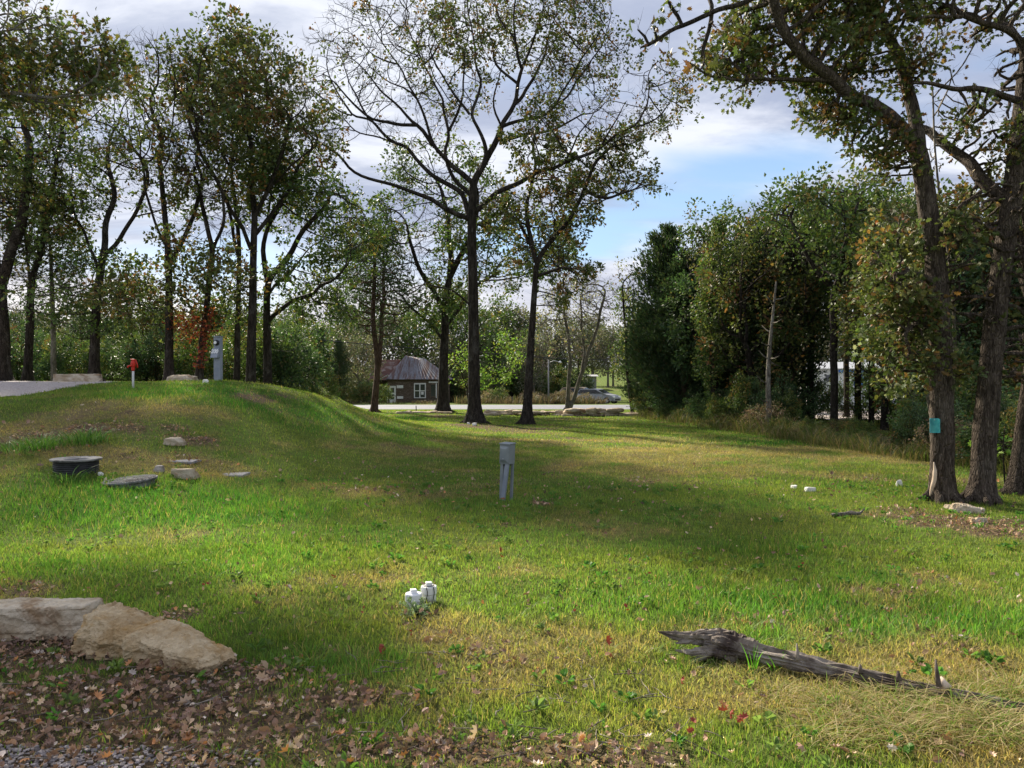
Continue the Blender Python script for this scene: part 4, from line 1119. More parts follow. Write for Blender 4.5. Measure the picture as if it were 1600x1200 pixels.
# ------------------------------------------------------------------ house
def house():
    d = 80.0; k = d/FPX; zb = hz(-9, d)-.1
    def X(px): return (px-800)*k
    def Z(py): return CAMZ-(py-600)*k
    o = Vector((X(645), d, zb)); t = empty('old_house', o); tag(t, 'small abandoned brown board house with a rusty tin roof', 'house')
    def P(px, y, py): return (X(px)-o.x, y, Z(py)-o.z)
    x0, x1 = X(605)-o.x, X(702)-o.x; ze = Z(592.5)-o.z; dp = 6.0
    bm = bmesh.new(); bxx(bm, (x0+x1)/2, dp/2, ze/2, x1-x0, dp, ze); bmobj('wall', bm, M['boards'], t)
    # hip roof
    e = .35; z_e = ze-.02; za = Z(554)-o.z
    A = (X(627)-o.x, dp/2, za); B = (X(640)-o.x+1.2, dp/2, za-.35)
    cs = [(x0-.12, -e, z_e), (x1+e, -e, z_e), (x1+e, dp+e, z_e), (x0-.12, dp+e, z_e)]
    bm = bmesh.new(); v = [bm.verts.new(c) for c in cs]; a = bm.verts.new(A); b = bm.verts.new(B)
    fs = [bm.faces.new((v[0], v[1], b, a)), bm.faces.new((v[1], v[2], b)), bm.faces.new((v[2], v[3], a, b)), bm.faces.new((v[3], v[0], a))]
    r = bmesh.ops.solidify(bm, geom=fs, thickness=.06)
    ro = bmobj('roof', bm, M['roof'], t)
    # standing ribs on the front slope
    mb = MB(); n = 19
    for i in range(n):
        u = (i+.5)/n; p = np.array(cs[0])*(1-u)+np.array(cs[1])*u
        q = np.array(A)*(1-u)+np.array(B)*u
        q = np.array(A)+(np.array(B)-np.array(A))*min(1, max(0, u*1.05)); q = q*.98+p*.02
        up = np.array([0, -.02, .05])
        mb.tube([p+up, q+up], .028, 4)
    mb.build('roof_seams', M['roof'], ro, smooth=False)
    # rear left wing with red roof
    wx0, wx1 = X(578)-o.x, x0+.5
    bm = bmesh.new(); bxx(bm, (wx0+wx1)/2, dp/2+1.5, (ze-.1)/2, wx1-wx0, dp-2, ze-.1); bmobj('wing_wall', bm, M['boards'], t)
    bm = bmesh.new(); w_ = [(wx0-.2, 0.0, ze-.1), (x0+.4, 0.0, ze-.1), (X(618)-o.x, dp/2, Z(560)-o.z), (wx0-.2, dp/2, Z(561)-o.z), (wx0-.2, dp+.2, ze-.1), (x0+.4, dp+.2, ze-.1)]
    v = [bm.verts.new(c) for c in w_]; fs = [bm.faces.new((v[0], v[1], v[2], v[3])), bm.faces.new((v[3], v[2], v[5], v[4]))]
    bmesh.ops.solidify(bm, geom=fs, thickness=.05); bmobj('wing_roof', bm, M['roofred'], t)
    bm = bmesh.new(); bxx(bm, X(599)-o.x, -.45, ze+.12, 1.3, 1.0, .05, Matrix.Rotation(R(-28), 3, 'Y')); bmobj('porch_roof', bm, M['galv'], t)
    def flat(name, px0, px1, py0, py1, m, y=-.03, th=.05, par=t):
        bm = bmesh.new(); bxx(bm, (X(px0)+X(px1))/2-o.x, y, (Z(py0)+Z(py1))/2-o.z, X(px1)-X(px0), th, Z(py0)-Z(py1)); return bmobj(name, bm, M[m], par)
    dr = flat('door', 608.5, 618.5, 603, 629.5, 'whitepaint', -.04, .07); flat('door_glass', 611, 616, 606, 613.5, 'glass', -.077, .012, dr); flat('door_glass', 611, 616, 616, 624, 'glass', -.077, .012, dr)
    flat('panel', 620, 630, 602, 606.5, 'whitepaint'); flat('panel', 620.5, 630, 619, 623, 'whitepaint')
    flat('corner_post', 604.6, 606.4, 607, 629, 'whitepaint', -.05, .1)
    w1 = flat('window', 647, 665.5, 598.5, 622, 'whitepaint', -.04, .07)
    for a, b_ in ((648.5, 655.3), (657, 664)):
        for c, e_ in ((600.5, 610), (611.2, 620.8)): flat('pane', a, b_, c, e_, 'glass', -.077, .012, w1)
    flat('curtain', 658.2, 662, 612, 616.5, 'whitepaint', -.086, .006, w1)
    w2 = flat('window', 671.5, 683.5, 598, 622, 'boards', -.04, .07); flat('pane', 673.5, 680, 601, 619, 'glass', -.077, .012, w2); flat('sill', 670, 684, 596.2, 598.2, 'whitepaint', -.06, .1, w2); flat('frame', 681, 682.6, 599, 622, 'whitepaint', -.08, .02, w2)
    flat('red_can', 588.5, 590.5, 622, 629, 'red', -.6, .15)
house()
def simple_build(name, label, cat, px0, px1, py0, pyb, d, wallm, roofm, dp=6, ridge=8, extras=()):
    k = d/FPX; X = lambda p: (p-800)*k; Z = lambda p: CAMZ-(p-600)*k
    xc = (X(px0)+X(px1))/2; zb = min(hz(xc, d), Z(pyb))-.2; t = empty(name, (xc, d, zb)); tag(t, label, cat)
    hw = (X(px1)-X(px0))/2; h = Z(py0)-zb
    bm = bmesh.new(); bxx(bm, 0, dp/2, h/2, hw*2, dp, h); bmobj('wall', bm, M[wallm], t)
    rz = ridge*k; bm = bmesh.new(); c = [(-hw-.3, -.4, h+.003), (hw+.3, -.4, h+.003), (hw+.3, dp/2, h+rz), (-hw-.3, dp/2, h+rz), (-hw-.3, dp+.4, h), (hw+.3, dp+.4, h)]
    v = [bm.verts.new(q) for q in c]; fs = [bm.faces.new((v[0], v[1], v[2], v[3])), bm.faces.new((v[3], v[2], v[5], v[4])), bm.faces.new((v[0], v[3], v[4])), bm.faces.new((v[1], v[5], v[2]))]
    bmobj('roof', bm, M[roofm], t)
    for (nm, a, b, c_, e, m) in extras:
        bm = bmesh.new(); bxx(bm, (X(a)+X(b))/2-xc, -.06, (Z(c_)+Z(e))/2-zb, X(b)-X(a), .1, Z(c_)-Z(e)); bmobj(nm, bm, M[m], t)
simple_build('metal_building', 'white metal building with blue door seen through the right wood', 'building', 1262, 1440, 576, 618, 62, 'stonewhite', 'galv', 9, 13, (('door', 1334, 1352, 584, 603, 'bluepaint'), ('window', 1290, 1305, 586, 596, 'glass'), ('awning', 1310, 1365, 578, 582, 'bluepaint'), ('window', 1385, 1400, 586, 596, 'glass')))
simple_build('shed', 'white shed on the grass rise beyond the road', 'shed', 918, 932, 588, 600, 112, 'concrete', 'galv', 4, 3, (('door', 926, 928.5, 588, 597, 'steel2'),))
simple_build('small_barn', 'pale roofed barn glimpsed through the dark wood', 'barn', 1139, 1162, 592, 615, 78, 'lime2', 'galv', 6, 6, (('door', 1145, 1151, 598, 612, 'boards'),))
# ------------------------------------------------------------------ car, poles, barrel
def car():
    d = 73; k = d/FPX; x = (934-800)*k; t = empty('parked_car', (x, d, hz(x, d)-.02), R(-35)); tag(t, 'silver hatchback parked behind brown weeds beyond the road', 'car')
    # profile along x (front = +x)
    prof = [(-2.0, .28), (-2.05, .75), (-1.95, 1.0), (-1.6, 1.42), (-.1, 1.46), (.25, 1.4), (.95, .98), (1.75, .85), (2.05, .65), (2.1, .3)]
    bm = bmesh.new(); hw = .82
    L = [bm.verts.new((a, -hw*(1 if b < 1 else .82), b)) for a, b in prof]; Rr = [bm.verts.new((a, hw*(1 if b < 1 else .82), b)) for a, b in prof]
    bm.faces.new(L); bm.faces.new(Rr[::-1]); n = len(prof)
    for i in range(n): bm.faces.new((L[i], L[(i+1) % n], Rr[(i+1) % n], Rr[i]))
    bmesh.ops.bevel(bm, geom=bm.edges[:], offset=.05, segments=2, affect='EDGES'); bmobj('body', bm, M['carpaint'], t)
    def quad(nm, pts, m):
        bm = bmesh.new(); v = [bm.verts.new(p) for p in pts]; bm.faces.new(v); r = bmesh.ops.solidify(bm, geom=bm.faces[:], thickness=.02); bmobj(nm, bm, M[m], t)
    quad('windscreen', [(.34, -.62, 1.37), (.92, -.70, 1.02), (.92, .70, 1.02), (.34, .62, 1.37)], 'glass')
    for s in (-1, 1):
        quad('side_window', [(-1.5, s*.705, 1.34), (.2, s*.705, 1.34), (.75, s*.80, 1.02), (-1.75, s*.80, 1.02)], 'glass')
        bm = bmesh.new(); bxx(bm, 2.02, s*.58, .68, .12, .34, .16, bev=.03); bmobj('headlight', bm, M['pvc'], t)
    bm = bmesh.new(); bxx(bm, 2.09, 0, .45, .06, .9, .16, bev=.02); bmobj('grille', bm, M['black'], t)
    for sx in (-1.3, 1.35):
        for sy in (-.78, .78):
            bm = bmesh.new(); lathe(bm, [(.18, -.1), (.31, -.1), (.33, -.06), (.33, .06), (.31, .1), (.18, .1)], 22); o = bmobj('wheel', bm, M['tyre'], t, (sx, sy, .33)); o.rotation_euler = (R(90), 0, 0)
            bm = bmesh.new(); lathe(bm, [(.001, -.105), (.17, -.105), (.18, .105), (.001, .105)], 16); bmobj('rim', bm, M['galv'], o)
    t2 = empty('parked_pickup', ((915-800)*k, d+3.5, hz(8, d+3.5)), R(-20)); tag(t2, 'old tan topped vehicle behind the silver hatchback', 'truck')
    for ch in t.children:
        c = ch.copy(); c.data = ch.data.copy(); C.objects.link(c); c.parent = t2
        if ch.name.startswith('body'): c.data.materials[0] = M['lime2']
    t2.scale = (1.15, 1.1, 1.12)
car()
def pole(name, label, px, d, ytop, r, m, light=False, transf=False):
    b = gp(px, d); H = CAMZ-(ytop-600)/FPX*d-b.z; t = empty(name, b); tag(t, label, 'pole')
    mb = MB(); mb.tube([(0, 0, -.2), (0, 0, H*.5), (0, 0, H)], [r*1.2, r, r*.8], 12); mb.build('pole', M[m], t)
    if light:
        mb = MB(); mb.tube([(0, 0, H-.3), (.5, -.1, H-.1), (1.0, -.2, H-.2)], .03, 8); mb.build('arm', M['galv'], t)
        bm = bmesh.new(); lathe(bm, [(.05, .08), (.14, 0), (.14, -.08), (.04, -.16)], 20); bmobj('lamp_head', bm, M['whitepaint'], t, (1.1, -.22, H-.2))
    if transf:
        bm = bmesh.new(); lathe(bm, [(.2, 0), (.26, .05), (.26, .85), (.18, .95), (.001, .98)], 24); tr = bmobj('transformer', bm, M['galv'], t, (-.42, -.1, H-1.5))
        mb = MB(); mb.tube([(-.3, -.1, H-.5), (-.3, -.1, H-.25)], .04, 8); mb.build('insulator', M['whitepaint'], t)
        bm = bmesh.new(); bxx(bm, 0, -.16, H-.2, 1.8, .09, .11); bmobj('crossarm', bm, M['bark_pale'], t)
pole('yard_light', 'thin pale yard light pole beyond the road', 857, 74, 562, .07, 'concrete', light=True)
pole('utility_pole', 'wooden utility pole with a grey transformer among the left trees', 250, 46, 484, .13, 'bark_pale', transf=True)
def wire(name, label, pts, r=.02):
    P = resample([W(*p) for p in pts], 1.5); mb = MB(); mb.tube(P, r, 5); tag(mb.build(name, M['wire']), label, 'wire')
wire('power_line', 'thin black power line sagging across the trees beyond the road, upper one', [(250, 505, 46), (420, 523, 58), (600, 541, 66), (760, 551, 70), (860, 560, 74), (1100, 566, 80)], .035)
wire('power_line', 'thin black cable crossing low between the trunks at the left', [(-100, 566, 40), (0, 574, 42), (120, 578, 44), (250, 574, 46)], .025)
def barrel():
    d = 49.5; b = gp(1010, d); t = empty('marker_barrel', b); tag(t, 'orange plastic marker barrel at the road edge by the brush', 'traffic barrel')
    bm = bmesh.new(); lathe(bm, [(.30, 0), (.30, .06), (.25, .07), (.24, .3), (.225, .31), (.21, .55), (.2, .56), (.18, .78), (.06, .82), (.05, .86)], 24); bmobj('body', bm, M['orange'], t)
    bm = bmesh.new(); lathe(bm, [(.36, 0), (.36, .05), (.3, .05)], 24); bmobj('base', bm, M['black'], t)
    d = 40; b = gp(1366, d); t = empty('mailbox', b); tag(t, 'small red box on a post glimpsed through the right wood', 'mailbox')
    mb = MB(); mb.tube([(0, 0, -.1), (0, 0, .35)], .04, 8); mb.build('post', M['bark_pale'], t)
    bm = bmesh.new(); bxx(bm, 0, 0, .52, .32, .45, .36, bev=.05); bmobj('box', bm, M['red'], t)
barrel()
# ================================================================== TREES
import time; _t0 = time.time()
def hero_extra(t, PP, rad, rs, b): pass
tree('oak_tree', 'tall forked oak at the centre with wide bare limbs and thin leaf cover', 'tree', 742, 29, [
    ([(742, 662), (741, 600), (740, 500), (738, 400), (737, 345), (739, 287)], 0, (0.25, 0.15)),
    ([(737, 345), (716, 337), (669, 314), (625, 298), (581, 280), (547, 267), (531, 243), (500, 223), (470, 205)], -2.5, (0.095, 0.03)),
    ([(737, 345), (713, 294), (689, 280), (662, 256), (628, 229), (605, 209), (574, 186), (547, 175), (514, 162), (488, 140)], 2.5, (0.11, 0.022)),
    ([(739, 287), (716, 267), (699, 250), (682, 229), (669, 213), (645, 196), (615, 189), (575, 182), (545, 150), (520, 120)], -3, (0.11, 0.022)),
    ([(682, 229), (672, 202), (669, 175), (649, 149), (639, 125), (622, 105), (600, 70), (575, 40)], -1, (0.06, 0.015)),
    ([(739, 310), (700, 260), (699, 202), (696, 162), (679, 125), (662, 98), (645, 67), (630, 20)], 3, (0.09, 0.018)),
    ([(739, 287), (760, 250), (752, 215), (740, 175), (716, 152), (696, 125), (679, 105), (665, 60)], -1.5, (0.1, 0.016)),
    ([(739, 287), (767, 246), (780, 223), (787, 199), (804, 169), (811, 135), (817, 101), (804, 67), (807, -10)], 0.5, (0.13, 0.03)),
    ([(740, 175), (752, 140), (748, 100), (735, 50), (730, -20)], 1, (0.06, 0.018)),
    ([(804, 169), (830, 140), (850, 100), (862, 50), (870, 0)], 2, (0.075, 0.018)),
    ([(787, 199), (804, 192), (844, 182), (871, 162), (892, 128), (919, 84), (940, 40)], -2, (0.07, 0.018)),
    ([(780, 223), (817, 216), (858, 206), (885, 189), (915, 175), (952, 162)], 3, (0.07, 0.016)),
    ([(737, 337), (760, 317), (790, 290), (821, 273), (858, 267), (885, 253), (929, 236), (959, 219), (993, 199), (1030, 190), (1052, 158)], -3, (0.12, 0.022)),
    ([(645, 196), (628, 180), (600, 150), (580, 120), (560, 100), (540, 85)], -1, (.05, .014)),
    ([(622, 105), (600, 95), (575, 85), (560, 60)], 0, (.035, .012)),
    ([(574, 186), (560, 160), (545, 130), (530, 105), (520, 70)], 1, (.045, .013)),
    ([(699, 202), (715, 180), (725, 150), (730, 125), (725, 90), (735, 60), (728, 20)], 1, (.055, .014)),
    ([(669, 175), (655, 150), (640, 140), (610, 130), (590, 110), (570, 95)], -1, (.045, .013)),
    ([(811, 135), (785, 115), (770, 90), (765, 60), (750, 30), (745, -10)], 1, (.055, .015)),
    ([(817, 101), (835, 70), (845, 30), (850, -10)], -1, (.05, .015)),
    ([(871, 162), (890, 150), (905, 120), (925, 100), (945, 60), (955, 20)], 1, (.045, .013)),
    ([(787, 199), (770, 170), (775, 140), (780, 110), (790, 70)], -1, (.045, .013)),
    ([(885, 253), (900, 230), (915, 200), (930, 185), (945, 160)], 1, (.045, .012)),
    ([(929, 236), (950, 205), (960, 175), (985, 150)], -1, (.04, .012)),
    ([(993, 199), (1010, 170), (1020, 140), (1015, 110), (1025, 90)], 1, (.04, .012)),
    ([(547, 175), (530, 150), (515, 120), (510, 95), (515, 60)], -1, (.04, .012)),
    ([(804, 67), (790, 40), (775, 10), (770, -30)], 1, (.045, .015)),
    ([(662, 98), (685, 80), (695, 50), (700, 10)], 1, (.045, .014)),
    ([(628, 229), (610, 225), (580, 215), (550, 205), (525, 180), (505, 155)], 1, (.045, .012)),
    ([(821, 273), (850, 285), (880, 275), (905, 280)], 1, (.04, .012)),
    ([(741, 482), (728, 468), (705, 452), (690, 450), (672, 440)], -1.0, (0.045, 0.03)),
    ([(739, 405), (725, 410), (700, 405), (680, 408)], 1.0, (0.035, 0.02)),
  ], [(660, 20, 100, 50, 4, .20), (560, 60, 60, 40, 3, .07), (530, 100, 50, 40, 3, .07), (610, 90, 80, 60, 4, .10), (800, 30, 90, 60, 4, .20), (900, 60, 60, 60, 3.5, .14), (880, 130, 60, 50, 3, .1), (960, 110, 20, 40, 2.5, .04), (700, 110, 80, 60, 5, .10), (500, 170, 40, 50, 2.5, .05), (640, 170, 90, 50, 4, .06), (1035, 160, 45, 50, 2.5, .07), (960, 210, 60, 30, 2.5, .06), (500, 220, 30, 20, 2, .02), (850, 190, 60, 30, 3, .05), (770, -50, 220, 50, 5, .25)],
  3200, .25, leaf=dict(n=3.3, size=.115, spread=.06, tw=2.0, tl=.5, trad=.0055, mask=lambda P: (vn(P[:, 0]*.5+3, P[:, 2]*.5+P[:, 1]*.3)*.45+np.hypot((P[:, 0]+1.4)/7.5, (P[:, 2]-8)/6.5)*.75) > .84), D=.27, dk=.33, seed=5, expo=.44, flare=2.1, hflare=.9, rmin=.008, wob=.3)
print('t hero', time.time()-_t0)
tree('oak_tree', 'slimmer oak just right of the tall central oak, forked high', 'tree', 823, 28.5, [
    ([(823, 663), (828, 560), (834, 470), (838, 410)], 0),
    ([(838, 410), (828, 370), (826, 310), (832, 260), (836, 200), (842, 150)], 1.5),
    ([(838, 410), (851, 390), (868, 378), (885, 350), (902, 310), (922, 278), (935, 250), (950, 225)], -1),
    ([(911, 295), (939, 317), (970, 303), (1013, 285), (1030, 290)], -2),
    ([(838, 430), (860, 425), (885, 415), (905, 420)], -1.5),
    ([(828, 390), (810, 350), (790, 330), (770, 325)], 1.5),
  ], [(840, 230, 45, 60, 2.5, .16), (880, 330, 55, 45, 2.5, .2), (990, 285, 45, 20, 1.5, .06), (960, 235, 50, 25, 2, .1), (850, 400, 55, 25, 2, .12), (900, 425, 30, 18, 1.5, .07), (800, 330, 45, 35, 2, .12), (870, 460, 28, 18, 1.5, .05), (920, 270, 50, 30, 2, .1)],
  1600, .19, leaf=dict(n=4.5, size=.125, spread=.06, tw=2.0, tl=.5, trad=.0065), D=.26, dk=.32, seed=8, wob=.32, expo=.46, flare=2.1, hflare=.7, rmin=.008)
tree('oak_tree', 'leafy dark oak standing behind and left of the central oak', 'tree', 692, 40, [
    ([(692, 646), (693, 590), (694, 540), (696, 500)], 0),
    ([(696, 500), (685, 470), (665, 440), (650, 410), (640, 370)], -2), ([(696, 500), (700, 450), (705, 400), (700, 340), (690, 290)], 1),
    ([(696, 515), (720, 480), (745, 450), (770, 430)], 2), ([(694, 530), (672, 505), (645, 480), (620, 455)], 2), ([(702, 430), (725, 390), (745, 340), (750, 300)], -2)],
  [(690, 270, 90, 50, 4, .18), (640, 350, 65, 60, 4, .18), (740, 340, 80, 60, 4, .2), (790, 400, 70, 50, 4, .15), (630, 440, 60, 40, 3, .12), (700, 420, 70, 60, 4, .15), (680, 480, 50, 25, 2.5, .06), (850, 380, 50, 60, 3, .08)],
  2200, .30, leaf=dict(n=5, size=.16, spread=.10, pal='green', tw=2.2, tl=.7, trad=.008), D=.36, dk=.45, expo=.52, seed=3, flare=1.8, hflare=.9)
tree('cedar_tree', 'brown barked forked cedar left of the old house', 'tree', 584, 41, [
    ([(584, 643), (588, 600), (591, 570), (588, 545), (582, 500), (585, 440), (586, 400)], 0), ([(590, 575), (598, 545), (598, 500), (600, 450), (598, 410)], .5)],
  [(580, 420, 45, 50, 3, .3), (560, 470, 50, 40, 3, .25), (620, 460, 45, 45, 3, .25), (590, 500, 55, 30, 2.5, .15), (600, 380, 40, 25, 2, .08)],
  1500, .19, leaf=dict(n=7, size=.22, spread=.18, pal='dark', kind='spray', up=.1, tw=2.5, tl=.6), D=.33, dk=.4, seed=14, bark='bark_cedar', foliage_mat='needle', flare=1.5)
tree('locust_tree', 'nearly bare pale tree with twin trunks beyond the stone edging', 'tree', 886, 42, [
    ([(884, 645), (888, 610), (889, 585), (892, 560)], 0), ([(884, 644), (898, 612), (905, 588), (915, 560), (930, 520), (940, 480), (950, 450)], -.5), ([(892, 560), (885, 520), (878, 480), (885, 450)], 1), ([(905, 580), (915, 545), (905, 500), (910, 460)], 1)],
  [(900, 470, 55, 40, 3, .5), (935, 470, 30, 40, 2, .3), (880, 520, 45, 40, 3, .25)], 1100, .16, leaf=dict(n=1.0, size=.11, spread=.1, pal='sparse', tw=2.5, tl=.7, trad=.008), D=.3, dk=.36, seed=4, bark='bark_pale', rmin=.010, wob=.35)
tree('sapling', 'thin leaning young tree near the right end of the stone edging', 'tree', 989, 37, [
    ([(990, 652), (984, 615), (979, 580), (979, 540), (975, 490), (972, 440)], 0)],
  [(980, 455, 28, 40, 1.5, .6), (985, 510, 25, 30, 1.2, .3)], 260, .085, leaf=dict(n=1.5, size=.12, spread=.1, pal='sparse'), D=.3, dk=.35, seed=6, rmin=.009, flare=1.2)
tree('sapling', 'young sapling with pale yellow green leaves between the two central oaks', 'tree', 735, 47, [
    ([(736, 640), (730, 610), (722, 585), (712, 560)], 0), ([(730, 610), (738, 580), (742, 550)], 1)],
  [(715, 570, 22, 30, 1.5, .5), (750, 570, 35, 40, 2, .5), (790, 560, 25, 40, 2, .3)], 300, .07, leaf=dict(n=3, size=.14, spread=.15, pal='bright'), D=.35, dk=.4, seed=16, rmin=.012, flare=1.2)
print('t mid', time.time()-_t0)
# --- left grove, on the raised ground
LF = dict(n=3.5, size=.125, spread=.07, tw=2.4, tl=.55, trad=.006)
def lf(**k): q = dict(LF); q.update(k); return q
tree('oak_tree', 'thick dark oak at the far left edge', 'tree', 4, 25, [([(6, 597), (4, 520), (0, 450), (-8, 400), (-5, 300)], 0), ([(0, 450), (18, 410), (30, 370), (40, 300), (45, 230)], -1), ([(2, 480), (-30, 420), (-60, 340)], 1)],
  [(0, 280, 80, 70, 3, .3), (40, 180, 60, 60, 3, .22), (60, 330, 50, 60, 3, .15), (-60, 300, 70, 110, 3, .2), (20, 110, 50, 35, 3, .12), (30, 410, 50, 35, 2.5, .08)], 1839, .24, leaf=lf(), D=.29, dk=.36, expo=.54, wob=.3, seed=21)
tree('oak_tree', 'forked oak second from the left edge', 'tree', 42, 26, [([(42, 598), (46, 520), (48, 450), (42, 400), (36, 340)], 0), ([(48, 450), (62, 400), (70, 340), (82, 280), (95, 210)], 1)],
  [(70, 220, 60, 60, 3, .3), (90, 130, 60, 50, 3, .22), (40, 290, 60, 50, 3, .2), (110, 300, 40, 50, 2.5, .15), (90, 400, 50, 35, 2.5, .12)], 1724, .148, leaf=lf(pal='green'), D=.29, dk=.36, expo=.54, wob=.3, seed=22)
tree('pine_sapling', 'straight thin grey pole like trunk between the left oaks', 'tree', 84, 27, [([(84, 598), (83, 500), (80, 420), (78, 380)], 0)], [(80, 380, 35, 35, 2, .6), (84, 460, 40, 40, 2, .5)], 804, .10, leaf=lf(pal='dark', kind='spray', size=.2), D=.29, dk=.36, expo=.54, wob=.3, seed=23, bark='bark_pale', flare=1.2, foliage_mat='needle')
tree('oak_tree', 'dark trunked oak leaning right with green lower crown', 'tree', 148, 25.5, [([(148, 597), (148, 540), (150, 480), (156, 430), (160, 400)], 0), ([(160, 400), (190, 375), (215, 340), (235, 300), (225, 260)], -1), ([(156, 430), (140, 380), (110, 330), (100, 290)], 1), ([(160, 405), (170, 350), (175, 290), (168, 240)], 1), ([(215, 342), (245, 330), (275, 320), (295, 300)], 0)],
  [(150, 230, 60, 60, 3, .25), (110, 290, 50, 45, 3, .15), (215, 200, 60, 70, 3, .25), (130, 480, 55, 60, 2.5, .22), (170, 440, 50, 45, 2.5, .15), (60, 470, 50, 45, 2.5, .1), (250, 320, 35, 30, 2, .07)], 2185, .17, leaf=lf(pal='green'), D=.29, dk=.36, expo=.54, wob=.3, seed=24)
tree('oak_tree', 'straight dark oak behind the squared boulder', 'tree', 264, 24.5, [([(264, 597), (264, 520), (264, 440), (262, 390), (256, 320), (250, 260)], 0), ([(263, 420), (285, 385), (305, 340), (312, 290)], 1), ([(262, 390), (240, 350), (225, 300)], -1)],
  [(230, 130, 50, 50, 3, .22), (280, 170, 50, 60, 3, .22), (240, 250, 55, 50, 3, .2), (300, 270, 40, 50, 2.5, .12), (215, 470, 40, 45, 2, .1), (270, 110, 50, 30, 2.5, .12)], 1954, .148, leaf=lf(pal='oak'), D=.29, dk=.36, expo=.54, wob=.3, seed=25)
def ivy(t, PP, rad, rs, b):
    P = []
    for i in range(420):
        s = rs.rand(); px = 311+20*s+rs.normal()*4; py = 575-95*s
        P.append(W(px, py, 24.3+rs.normal()*.1))
    for i in range(620):
        s = rs.rand(); P.append(W(299+rs.normal()*17, 508+rs.normal()*14, 24.3+rs.normal()*.4))
    P = np.array(P); col = palette('red', len(P), rs)
    V, F, cc = leafarr(P, .10*rs.uniform(.7, 1.2, len(P)), col, 'simple', rs, .2); o = meshobj('red_vine', V, F, M['leaf'], t, cc); o['label'] = 'bright red creeper leaves on the trunk'; o.matrix_parent_inverse = Matrix.Translation(-b)
tree('oak_tree', 'crooked thin oak with red creeper leaves on its trunk', 'tree', 310, 24.5, [([(309, 597), (313, 560), (318, 520), (324, 470), (327, 430), (333, 390)], 0), ([(333, 390), (320, 350), (315, 300), (300, 260)], 1), ([(333, 390), (350, 340), (348, 290)], -1), ([(326, 440), (345, 450), (365, 455)], 0)],
  [(310, 250, 45, 50, 2.5, .25), (350, 290, 45, 50, 2.5, .25), (300, 400, 45, 40, 2, .2), (355, 430, 40, 40, 2, .2), (300, 470, 40, 30, 2, .15)], 1494, .12, leaf=lf(pal='oak'), D=.29, dk=.36, expo=.54, wob=.3, seed=26, extra=ivy)
tree('oak_tree', 'slender dark trunk just right of the meter pedestal', 'tree', 370, 26.5, [([(370, 598), (371, 520), (373, 440), (374, 380), (368, 320), (360, 260)], 0), ([(374, 400), (362, 340), (345, 290)], 1)],
  [(340, 160, 50, 60, 3, .3), (360, 230, 60, 50, 3, .3), (350, 330, 50, 45, 2.5, .2), (385, 480, 30, 40, 2, .1)], 1494, .12, leaf=lf(pal='green'), D=.29, dk=.36, expo=.54, wob=.3, seed=27)
tree('oak_tree', 'large spreading oak behind the mound with a tall rounded crown', 'tree', 391, 25, [([(391, 598), (393, 540), (395, 470), (396, 400), (398, 340)], 0), ([(396, 400), (370, 340), (345, 290), (320, 240), (305, 210)], -2), ([(398, 340), (400, 280), (395, 220), (385, 160)], 1), ([(398, 340), (420, 290), (445, 240), (460, 190)], -1), ([(397, 370), (440, 320), (480, 250), (500, 220)], 2), ([(420, 290), (455, 260), (490, 230), (515, 220)], -2)],
  [(400, 120, 80, 45, 3.5, .25), (460, 170, 55, 50, 3.5, .2), (330, 150, 60, 60, 3.5, .2), (400, 220, 80, 60, 4, .2), (490, 215, 35, 40, 2.5, .1), (330, 260, 50, 50, 3, .12), (440, 110, 50, 30, 2.5, .1)], 2760, .17, leaf=lf(), D=.29, dk=.36, expo=.54, wob=.3, seed=28)
tree('oak_tree', 'wide oak with long low limbs reaching right over the mound', 'tree', 418, 27, [([(419, 600), (418, 540), (416, 480), (418, 440)], 0), ([(418, 500), (435, 480), (465, 465), (500, 455), (530, 435), (560, 400)], -2), ([(418, 440), (410, 390), (415, 340), (425, 280)], 1), ([(418, 445), (445, 400), (470, 360), (500, 330), (530, 300)], -1), ([(416, 470), (430, 440), (460, 420), (480, 400)], 2), ([(416, 540), (440, 545), (452, 552)], 0), ([(415, 350), (440, 320), (462, 260)], 1)],
  [(520, 330, 45, 50, 3, .22), (470, 290, 50, 45, 3, .2), (430, 300, 40, 50, 3, .15), (540, 400, 40, 40, 2.5, .15), (480, 440, 50, 40, 2.5, .1), (500, 480, 45, 35, 2, .1), (560, 360, 30, 40, 2, .08)], 2070, .175, leaf=lf(pal='green', n=3.5), D=.29, dk=.36, expo=.54, wob=.3, seed=29, bark='bark')
tree('oak_tree', 'overhanging oak branch entering at the top left corner', 'tree', -330, 14, [([(-330, 640), (-320, 400), (-300, 200), (-260, 120)], 0), ([(-260, 150), (-160, 150), (-60, 142), (0, 146), (50, 148), (100, 152), (145, 150), (180, 130)], -1, (.07, .012)), ([(0, 146), (60, 162), (110, 158), (140, 160)], .5, (.03, .01)), ([(-300, 200), (-200, 90), (-80, 60), (0, 55), (50, 40), (80, 30)], -1, (.05, .01)), ([(100, 152), (130, 135), (165, 110), (150, 75)], 0), ([(0, 146), (50, 175), (90, 190)], 0)],
  [(30, 20, 50, 25, 1.2, .16), (60, 110, 60, 40, 1.2, .22), (155, 100, 30, 45, 1.0, .14), (20, 130, 70, 45, 1.5, .15), (-150, 80, 150, 80, 2, .3), (70, 45, 20, 15, 1, .05)], 2600, .10, leaf=dict(n=4, size=.095, spread=.06, kind='oak', pal='oak', tw=2.2, tl=.3, trad=.003), D=.16, dk=.2, expo=.36, rmin=.004, seed=31, bark='bark_pale')
print('t left', time.time()-_t0)
